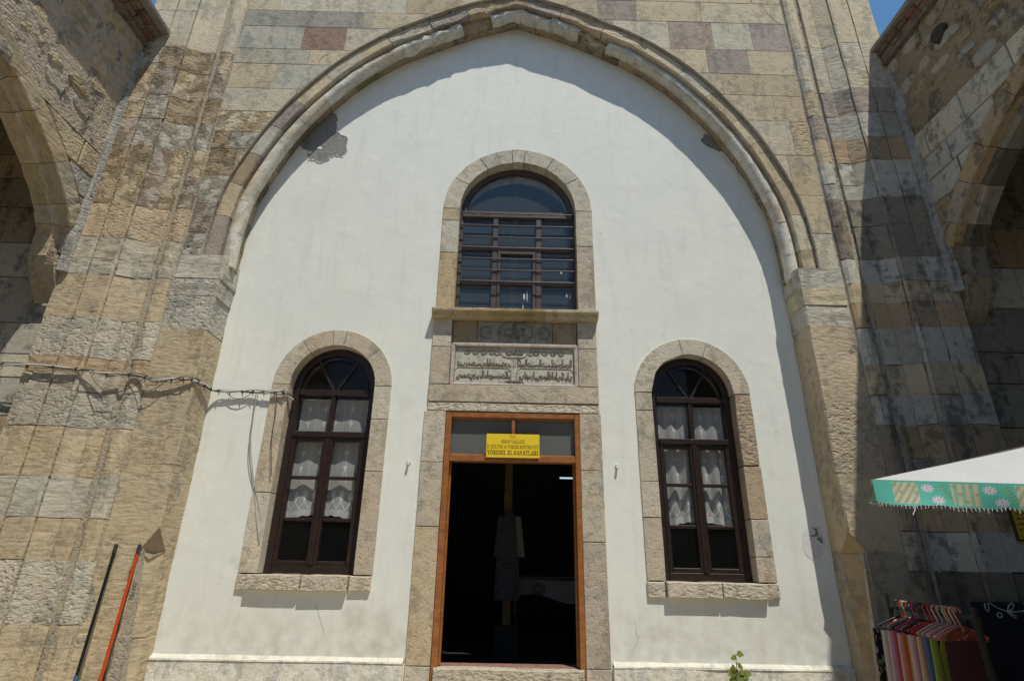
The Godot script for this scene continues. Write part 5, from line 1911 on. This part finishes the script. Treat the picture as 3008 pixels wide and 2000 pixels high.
func rack_and_clothes() -> void:
	var R := thing("clothes_rack", "black metal clothes rack with a straight rail in front of the right wing", "clothes rack", "", Vector3(3.48, 0, 1.62))
	var bl := Color(0.02, 0.02, 0.022)
	for q in [[Vector3(0.03, 1.212, -0.56), Vector3(-0.08, 1.212, 0.60), 0.012, "rail"], [Vector3(0.03, 0.03, -0.55), Vector3(0.03, 1.32, -0.55), 0.016, "upright"], [Vector3(-0.06, 0.03, 0.57), Vector3(-0.08, 1.28, 0.57), 0.016, "upright"], [Vector3(-0.3, 0.025, -0.55), Vector3(0.3, 0.025, -0.55), 0.015, "foot"], [Vector3(-0.3, 0.025, 0.57), Vector3(0.3, 0.025, 0.57), 0.015, "foot"], [Vector3(0, 0.12, -0.55), Vector3(0, 0.12, 0.57), 0.01, "brace"]]:
		var b := MB.new()
		b.col = bl
		b.tube([q[0], q[1]], q[2] * 1.5, 8)
		part(R, q[3], b, M.matte)
	var pa := mat(Color.WHITE, 0.9)
	pa.albedo_texture = print_texture(5, 128, 128, Color(0.08, 0.07, 0.08), [Color(0.75, 0.72, 0.72), Color(0.45, 0.5, 0.25), Color(0.6, 0.4, 0.5)], 46, 7.0)
	var pt := mat(Color.WHITE, 0.9)
	pt.albedo_texture = print_texture(6, 128, 128, Color(0.05, 0.36, 0.36), [Color(0.10, 0.52, 0.52), Color(0.02, 0.18, 0.20), Color(0.2, 0.6, 0.58)], 60, 8.0)
	var x := 3.50
	var y := 1.24
	var z0 := 1.20
	var red := Color(0.45, 0.02, 0.03)
	var items := [
		["tunic", "black and white patterned tunic, farthest back on the clothes rail", Color(1, 1, 1), Color(0.5, 0.48, 0.48), 0.215, 0.95, Color(0.02, 0.02, 0.02), pa],
		["blouse", "teal leaf-print blouse hanging second from the back of the rail", Color(1, 1, 1), Color(0.02, 0.15, 0.16), 0.205, 0.66, Color(0.5, 0.05, 0.02), pt],
		["shirt", "long cream shirt with a tan side seam on the rail", Color(0.62, 0.54, 0.50), Color(0.40, 0.27, 0.10), 0.21, 0.72, Color(0.36, 0.34, 0.30), null],
		["shirt", "pale pink and scarlet shirt on the rail beside the cream one", Color(0.60, 0.50, 0.55), Color(0.55, 0.03, 0.04), 0.20, 0.70, Color(0.02, 0.02, 0.025), null],
		["blouse", "scarlet blouse squeezed between the pink and the pale blue tops", Color(0.52, 0.045, 0.04), Color(0.5, 0.03, 0.05), 0.175, 0.70, Color(0.50, 0.03, 0.12), null],
		["blouse", "pale blue blouse in the middle of the rail", Color(0.40, 0.47, 0.60), Color(0.26, 0.27, 0.45), 0.20, 0.78, Color(0.02, 0.02, 0.02), null],
		["shirt", "bright orange shirt just in front of the pale blue blouse", Color(0.62, 0.13, 0.02), Color(0.5, 0.3, 0.28), 0.185, 0.80, Color(0.02, 0.02, 0.022), null],
		["shirt", "mustard tan shirt on a red hanger", Color(0.46, 0.30, 0.10), Color(0.3, 0.2, 0.08), 0.175, 0.80, red, null],
		["blouse", "rose pink blouse hanging in front of the mustard shirt", Color(0.64, 0.42, 0.45), Color(0.62, 0.38, 0.42), 0.19, 0.85, red, null],
		["blouse", "peach coloured blouse on a pale plastic hanger", Color(0.62, 0.42, 0.30), Color(0.4, 0.2, 0.12), 0.165, 0.85, Color(0.50, 0.40, 0.38), null],
		["shirt", "navy blue shirt fading to white, near the front of the rail", Color(0.03, 0.045, 0.18), Color(0.3, 0.4, 0.6), 0.145, 0.88, Color(0.52, 0.34, 0.34), null],
		["shirt", "lime green shirt near the front of the rail", Color(0.30, 0.38, 0.055), Color(0.2, 0.26, 0.05), 0.14, 0.90, Color(0.50, 0.42, 0.40), null]]
	for i in items.size():
		var q: Array = items[i]
		var at := Vector3(x - 0.007 * i + rng.randf_range(-0.012, 0.012), y, z0 + 0.061 * i)
		var tn := rng.randf_range(-0.10, 0.06)
		hanger("hanger carrying the " + ["black and white tunic", "teal blouse", "cream shirt", "pink and scarlet shirt", "scarlet blouse", "pale blue blouse", "orange shirt", "mustard shirt", "rose pink blouse", "peach blouse", "navy shirt", "lime green shirt"][i], at, q[6], 0.19, tn)
		garment(q[0], q[1], q[0], at, q[4], q[5], q[2], q[3], q[7] if q[7] else M.cloth, i * 1.7, tn)
	# front hanger, salmon pink, with a folded dark skirt over its bar
	var at := Vector3(3.40, 1.24, 2.02)
	hanger("salmon pink hanger nearest the front, bearing the dark wine skirt", at, Color(0.50, 0.16, 0.15), 0.195, 0.05)
	hanger("bare pale pink hanger just behind the salmon one", at + Vector3(0.004, 0, -0.05), Color(0.55, 0.38, 0.36), 0.19, 0.02)
	hanger("bare coral hanger between the pale pink one and the clothes", at + Vector3(0.006, 0, -0.095), Color(0.55, 0.20, 0.17), 0.19, -0.02)
	var K := thing("skirt", "wide dark wine skirt folded over the front hanger", "skirt", "clothes hanging on the rail", at + Vector3(0.0, -0.19, 0.0), 0.05)
	var rows := []
	for i in 11:
		var t := i / 10.0
		rows.append([Vector3(0.015 * t, -0.9 * t, 0), lerpf(0.155, 0.24, t), lerpf(0.016, 0.05, t)])
	var b := bag(rows, 30, 6.0, 0.02, 0.4)
	for i in b.c.size():
		b.c[i] = Color(0.055, 0.012, 0.02)
	part(K, "cloth", b, M.cloth)
	var flo := mat(Color.WHITE, 0.9)
	flo.albedo_texture = print_texture(9, 128, 64, Color(0.50, 0.20, 0.19), [Color(0.8, 0.5, 0.42), Color(0.42, 0.3, 0.12), Color(0.75, 0.62, 0.5)], 40, 4.0)
	var sc := MB.new()
	var srow := []
	for i in 5:
		var r := PackedVector3Array()
		for j in 13:
			var u := lerpf(-1.0, 1.0, j / 12.0)
			r.append(Vector3(u * lerpf(0.07, 0.185, i / 4.0), 0.075 - 0.085 * i / 4.0 - 0.012 * u * u, 0.016 + 0.006 * sin(u * 7.0 + i)))
		srow.append(r)
	sc.grid(srow)
	var S := thing("scarf", "salmon flowered scarf lying over the shoulders of the front hanger", "scarf", "", at + Vector3(0, -0.18, 0.0), 0.05)
	part(S, "cloth", sc, flo)

func umbrella() -> void:
	var T := Vector3(2.005, 1.993, 3.5)
	var a := deg_to_rad(38.0)
	var e1 := Vector3(cos(a), -0.085, sin(a))
	var e2 := Vector3(sin(a), 0.10, -cos(a))
	var n := e1.cross(e2).normalized()
	if n.y < 0.0:
		n = -n
	var S := 2.4
	var mid := T + (e1 + e2) * S / 2.0
	var apex := mid + n * 0.36
	var foot := Vector3(mid.x, 0.0, mid.z)
	var U := thing("market_umbrella", "white market umbrella with a turquoise flowered valance, tilted towards the viewer", "umbrella", "", foot)
	var cs := [T, T + e1 * S, T + (e1 + e2) * S, T + e2 * S]
	var cen := mid
	for k in 4:
		var p: Vector3 = cs[k] - foot
		var q: Vector3 = cs[(k + 1) % 4] - foot
		var ap := apex - foot
		var b := MB.new()
		var rows := []
		for i in 9:
			var t := i / 8.0
			var r := PackedVector3Array()
			for j in 13:
				var u := j / 12.0
				var m := ap.lerp(p.lerp(q, u), t)
				m -= n * (0.012 * sin(PI * u) * t + 0.006 * sin(u * 17.0 + 3.0 * t) * t * (1.0 - t) * 4.0)
				r.append(m)
			rows.append(r)
		b.grid(rows)
		part(U, "canopy_panel", b, M.canvas)
		# valance hanging from this edge, its hem cut in scallops and fraying
		var v := MB.new()
		var vr := [PackedVector3Array(), PackedVector3Array(), PackedVector3Array(), PackedVector3Array()]
		var outw := (p.lerp(q, 0.5) - (cen - foot)).normalized()
		for j in 73:
			var u := j / 72.0
			var top := p.lerp(q, u) - n * 0.012 * sin(PI * u)
			var sc := 0.118 + 0.012 * absf(sin(u * PI * 9.0)) + rng.randf_range(-0.003, 0.003)
			for i in 4:
				var t := i / 3.0
				vr[i].append(top + Vector3(0, -sc * t + 0.002, 0) + outw * (0.006 + 0.020 * t * sin(u * 23.0 + k) * t + 0.012 * t))
		v.grid(vr)
		part(U, "valance", v, M.valance)
		var f := MB.new()
		f.col = Color(0.72, 0.66, 0.66)
		for j in 144:
			var u := (j + 0.5) / 144.0
			var i0 := mini(int(u * 72.0), 71)
			var at: Vector3 = vr[3][i0].lerp(vr[3][i0 + 1], u * 72.0 - i0)
			f.tube([at + Vector3(0, 0.003, 0), at + Vector3(rng.randf_range(-0.004, 0.004), -rng.randf_range(0.008, 0.02), 0.002)], 0.0018, 3)
		for u in [0.07, 0.27]:
			var at: Vector3 = vr[3][int(u * 72)]
			f.tube([at, at + Vector3(-0.012, -0.02, 0.01), at + Vector3(-0.03, -0.045, 0.012)], 0.0022, 4)
		part(U, "fringe", f, M.matte)
		var r2 := MB.new()
		r2.col = Color(0.40, 0.40, 0.40)
		r2.tube([ap - n * 0.03, p - n * 0.012], 0.009, 6)
		part(U, "rib", r2, M.gloss)
	var po := MB.new()
	po.col = Color(0.45, 0.45, 0.44)
	po.tube([Vector3(0, 0.05, 0), Vector3(0, 1.75, 0), apex - foot + n * 0.03], 0.019, 10)
	part(U, "pole", po, M.gloss)
	var ba := MB.new()
	ba.col = Color(0.20, 0.20, 0.20)
	ba.tube([Vector3(0, 0.0, 0), Vector3(0, 0.07, 0)], 0.24, 20)
	part(U, "base", ba, M.matte)

func flower_board() -> void:
	var B := thing("painted_board", "black board with a white line drawing of leaves and berries, below the notice", "board", "", Vector3(5.05, 0.30, 0.62))
	var b := MB.new()
	b.col = Color(0.010, 0.010, 0.012)
	b.box(Vector3(0.02, 0.47, 0), Vector3(0.92, 0.94, 0.02), Basis(), 0.003)
	part(B, "panel", b, M.matte)
	var d := MB.new()
	d.col = Color(0.50, 0.50, 0.50)
	var z := 0.013
	var L := func(p: Array, r := 0.0055) -> void:
		var q := []
		for i in p.size():
			q.append(Vector3(p[i][0] - 0.44, p[i][1] + 0.94, z))
		d.tube(q, r, 5)
	L.call([[0.125, -0.01], [0.12, -0.06], [0.135, -0.09], [0.155, -0.06], [0.155, -0.01]])
	L.call([[0.17, -0.005], [0.24, -0.05], [0.33, -0.085], [0.42, -0.082], [0.50, -0.075], [0.57, -0.055], [0.62, -0.02]])
	L.call([[0.33, -0.085], [0.36, -0.03], [0.40, -0.005], [0.415, -0.02], [0.39, -0.06], [0.33, -0.085]])
	L.call([[0.33, -0.085], [0.36, -0.12], [0.40, -0.14], [0.405, -0.12], [0.37, -0.10], [0.33, -0.085]])
	L.call([[0.50, -0.075], [0.54, -0.105], [0.61, -0.11], [0.65, -0.09], [0.60, -0.068], [0.53, -0.065]])
	L.call([[0.55, -0.06], [0.525, -0.03], [0.52, -0.005]])
	L.call([[0.55, -0.06], [0.575, -0.03], [0.57, -0.005]])
	L.call([[0.64, -0.09], [0.72, -0.05], [0.80, -0.08], [0.86, -0.05]])
	for c in [[0.245, -0.115], [0.53, -0.155], [0.75, -0.14]]:
		var p := []
		for i in 13:
			p.append([c[0] + cos(TAU * i / 12) * 0.022, c[1] + sin(TAU * i / 12) * 0.022])
		L.call(p)
	part(B, "leaf_drawing", d, M.matte)

func curtains() -> void:
	for q in [[LW, "left window", -1.0, "left"], [LW, "left window", 1.0, "right"], [RW, "right window", -1.0, "left"], [RW, "right window", 1.0, "right"]]:
		var w: Array = q[0]
		var cx: float = w[0] + q[2] * 0.215
		var C := thing("lace_curtain", "white lace curtain behind the %s casement of the %s" % [q[3], q[1]], "curtain", "lace curtains", Vector3(cx, 1.95, -0.235))
		var rows := []
		var shy := rng.randf() * 6.0
		for i in 13:
			var t := i / 12.0
			var r := PackedVector3Array()
			for j in 25:
				var u := lerpf(-1.0, 1.0, j / 24.0)
				var right: bool = w == RW
				var hem := 0.025 * cos(u * (2.2 if right else 1.6) + q[2]) - 0.01
				var y: float = lerpf(1.43, 0.02 + hem + 0.006 * sin(u * 13.0 + shy), t) + 0.010 * cos(u * 9.0) * (1.0 - t)
				r.append(Vector3(u * 0.20, y, (0.020 if right else 0.010) * sin(u * (8.0 if right else 5.0) + t * 1.5 + shy) * (0.4 + t)))
			rows.append(r)
		var b := MB.new()
		b.grid(rows)
		var shift := rng.randf()
		for i in b.u.size():
			b.u[i].x += shift
		part(C, "cloth", b, M.lace)
		var rod := MB.new()
		rod.col = Color(0.5, 0.5, 0.48)
		rod.tube([Vector3(-0.21, 1.43, -0.006), Vector3(0.21, 1.43, -0.006)], 0.005, 6)
		part(C, "rod", rod, M.gloss)

func interior() -> void:
	var P := thing("wooden_post", "yellowish wooden post standing inside the dark doorway", "post", "", Vector3(0.032, 0.28, -2.2))
	boxpart(P, "shaft", Vector3(0, 4.9, 0), Vector3(0.12, 9.0, 0.12), M.post)
	boxpart(P, "base", Vector3(0, 0.2, 0), Vector3(0.34, 0.40, 0.34), M.dark)
	# embroidered robe on the post
	var D := thing("robe", "grey patterned long-sleeved robe hanging on the post inside the doorway", "robe", "", Vector3(0.055, 1.0, -2.02))
	var pr := mat(Color.WHITE, 0.9)
	pr.albedo_texture = print_texture(12, 256, 256, Color(0.29, 0.29, 0.32), [Color(0.15, 0.22, 0.25), Color(0.36, 0.36, 0.38), Color(0.24, 0.23, 0.26)], 130, 5.0)
	var rows := []
	for i in 15:
		var t := i / 14.0
		var w := lerpf(0.05, 0.15, minf(1.0, t * 8.0)) if t < 0.125 else lerpf(0.15, 0.19, t)
		rows.append([Vector3(-0.03 * t, 1.20 - 1.19 * t, 0), w, lerpf(0.03, 0.06, t)])
	part(D, "body", bag(rows, 28, 5.0, 0.015, 0.3), pr)
	for s in [-1.0, 1.0]:
		var sl := []
		for i in 8:
			var t := i / 7.0
			sl.append([Vector3(s * (0.125 + 0.055 * t), 1.14 - 0.56 * t, 0.01), lerpf(0.045, 0.055, t), lerpf(0.03, 0.035, t)])
		var q := bag(sl, 14, 3.0, 0.01, s)
		var lm: Material = M.cloth
		for i in q.c.size():
			q.c[i] = Color(0.22, 0.21, 0.19)
		part(D, "sleeve", q, lm if s > 0.0 else pr)
	var hk := MB.new()
	hk.col = Color(0.3, 0.3, 0.3)
	hk.tube([Vector3(0, 1.20, 0), Vector3(0, 1.29, 0), Vector3(0.02, 1.32, -0.05), Vector3(0.0, 1.33, -0.13)], 0.006, 6)
	part(D, "hook", hk, M.gloss)
	var B := thing("table", "table under a white embroidered cloth inside the doorway", "table", "", Vector3(0.75, 0.28, -3.2))
	boxpart(B, "tabletop", Vector3(0, 0.98, 0), Vector3(1.3, 0.04, 0.7), M.darkwood)
	for sx in [-1.0, 1.0]:
		for sz in [-1.0, 1.0]:
			boxpart(B, "leg", Vector3(sx * 0.58, 0.48, sz * 0.28), Vector3(0.06, 0.96, 0.06), M.darkwood)
	var K := thing("tablecloth", "white cloth with a dark embroidered roundel hanging over the table front", "tablecloth", "", Vector3(0.75, 1.28, -3.2))
	var cr := []
	for i in 8:
		var r := PackedVector3Array()
		for j in 21:
			var u := lerpf(-0.64, 0.64, j / 20.0)
			var t := i / 7.0
			if t < 0.3:
				r.append(Vector3(u, 0.004, lerpf(-0.3, 0.36, t / 0.3)))
			else:
				var dpt := 0.36 * (t - 0.3) / 0.7 * (0.82 + 0.18 * sin(u * 5.0))
				r.append(Vector3(u, -dpt, 0.365 + 0.02 * sin(u * 14.0) * (t - 0.3)))
		cr.append(r)
	var cb := MB.new()
	cb.col = Color(0.38, 0.38, 0.40)
	cb.grid(cr, false)
	part(K, "cloth", cb, M.cloth)
	var em := MB.new()
	em.col = Color(0.14, 0.13, 0.16)
	for k in 3:
		em.tube(ring_path(-0.22, -0.16, 0.10 - 0.03 * k, 0.085 - 0.025 * k, 0, TAU, 0.392, 14), 0.008, 4)
	part(K, "embroidery", em, M.matte)
	# strip light
	var T := thing("strip_light", "lit white strip light under the ceiling inside the doorway", "lamp", "", Vector3(1.60, 2.98, -4.0))
	var e := StandardMaterial3D.new()
	e.albedo_color = Color(0.9, 0.9, 0.9)
	e.emission_enabled = true
	e.emission = Color(0.75, 0.92, 0.95)
	e.emission_energy_multiplier = 0.9
	var tb := MB.new()
	tb.tube([Vector3(-0.6, 0, 0), Vector3(0.6, 0, 0)], 0.016, 10)
	part(T, "tube", tb, e)
	boxpart(T, "housing", Vector3(0, 0.045, 0), Vector3(1.26, 0.05, 0.07), M.dark)
	for s in [-0.5, 0.5]:
		boxpart(T, "suspension_rod", Vector3(s, 3.4, 0), Vector3(0.015, 6.7, 0.015), M.dark)
	var al := AreaLight3D.new()
	al.name = "strip_light_glow"
	al.area_size = Vector2(1.2, 0.03)
	al.light_color = Color(0.85, 0.95, 1.0)
	al.light_energy = 0.05
	al.shadow_enabled = true
	T.add_child(al, true)
	al.position = Vector3(0, -0.022, 0)
	al.rotation = Vector3(-PI / 2, 0, 0)
	al.set("area_range", 12.0)

func _ready() -> void:
	rng.seed = 20240
	var cam := Camera3D.new()
	cam.name = "camera"
	cam.position = Vector3(-0.025, 1.55, 6.6)
	cam.rotation_order = EULER_ORDER_YXZ
	cam.rotation = Vector3(0.375628, -0.007427, 0.019176)
	cam.fov = 63.14
	cam.near = 0.05
	cam.far = 200.0
	add_child(cam)
	cam.current = true
	var env := Environment.new()
	env.background_mode = Environment.BG_SKY
	var sm := ProceduralSkyMaterial.new()
	sm.sky_top_color = Color(0.29, 0.44, 0.61)
	sm.sky_horizon_color = Color(0.63, 0.67, 0.69)
	sm.sky_curve = 0.16
	sm.ground_bottom_color = Color(0.36, 0.34, 0.31)
	sm.ground_horizon_color = Color(0.50, 0.52, 0.53)
	sm.sky_energy_multiplier = 1.2
	sm.sun_angle_max = 1.0
	var sky := Sky.new()
	sky.sky_material = sm
	env.sky = sky
	env.tonemap_mode = Environment.TONE_MAPPER_LINEAR
	env.tonemap_exposure = 0.95
	env.sdfgi_enabled = true
	env.ssao_enabled = true
	env.ssil_enabled = true
	var we := WorldEnvironment.new()
	we.name = "world"
	we.environment = env
	add_child(we)
	var sun := DirectionalLight3D.new()
	sun.name = "sun"
	sun.light_color = Color(1.0, 0.975, 0.92)
	sun.light_energy = 1.36
	sun.light_angular_distance = 0.5
	sun.shadow_enabled = true
	add_child(sun)
	sun.look_at_from_position(Vector3(0.56, 2.42, 1.0), Vector3.ZERO, Vector3.UP)
	make_materials()
	build_curve()
	ground()
	facade()
	white_wall()
	wing(-1.0)
	wing(1.0)
	curtains()
	sign_plate()
	notice()
	cables()
	broom("broom", "broom with a black handle and blue head leaning on the left pier", Vector3(-4.04, 1.62, 0.43), Vector3(-3.965, 0.30, 0.63), Color(0.012, 0.012, 0.014), Color(0.03, 0.03, 0.035), Color(0.03, 0.11, 0.20), 0.06)
	broom("broom", "broom with an orange-red handle leaning on the left pier", Vector3(-3.80, 1.62, 0.425), Vector3(-3.74, 0.30, 0.63), Color(0.52, 0.055, 0.008), Color(0.03, 0.03, 0.035), Color(0.35, 0.05, 0.03), 0.04)
	knob(Vector3(-1.163, 2.565, 0.0), "white painted wall hook between the left side window and the door")
	knob(Vector3(1.291, 2.571, 0.0), "white painted wall hook between the door and the right side window")
	weed()
	umbrella()
	rack_and_clothes()
	flower_board()
	interior()
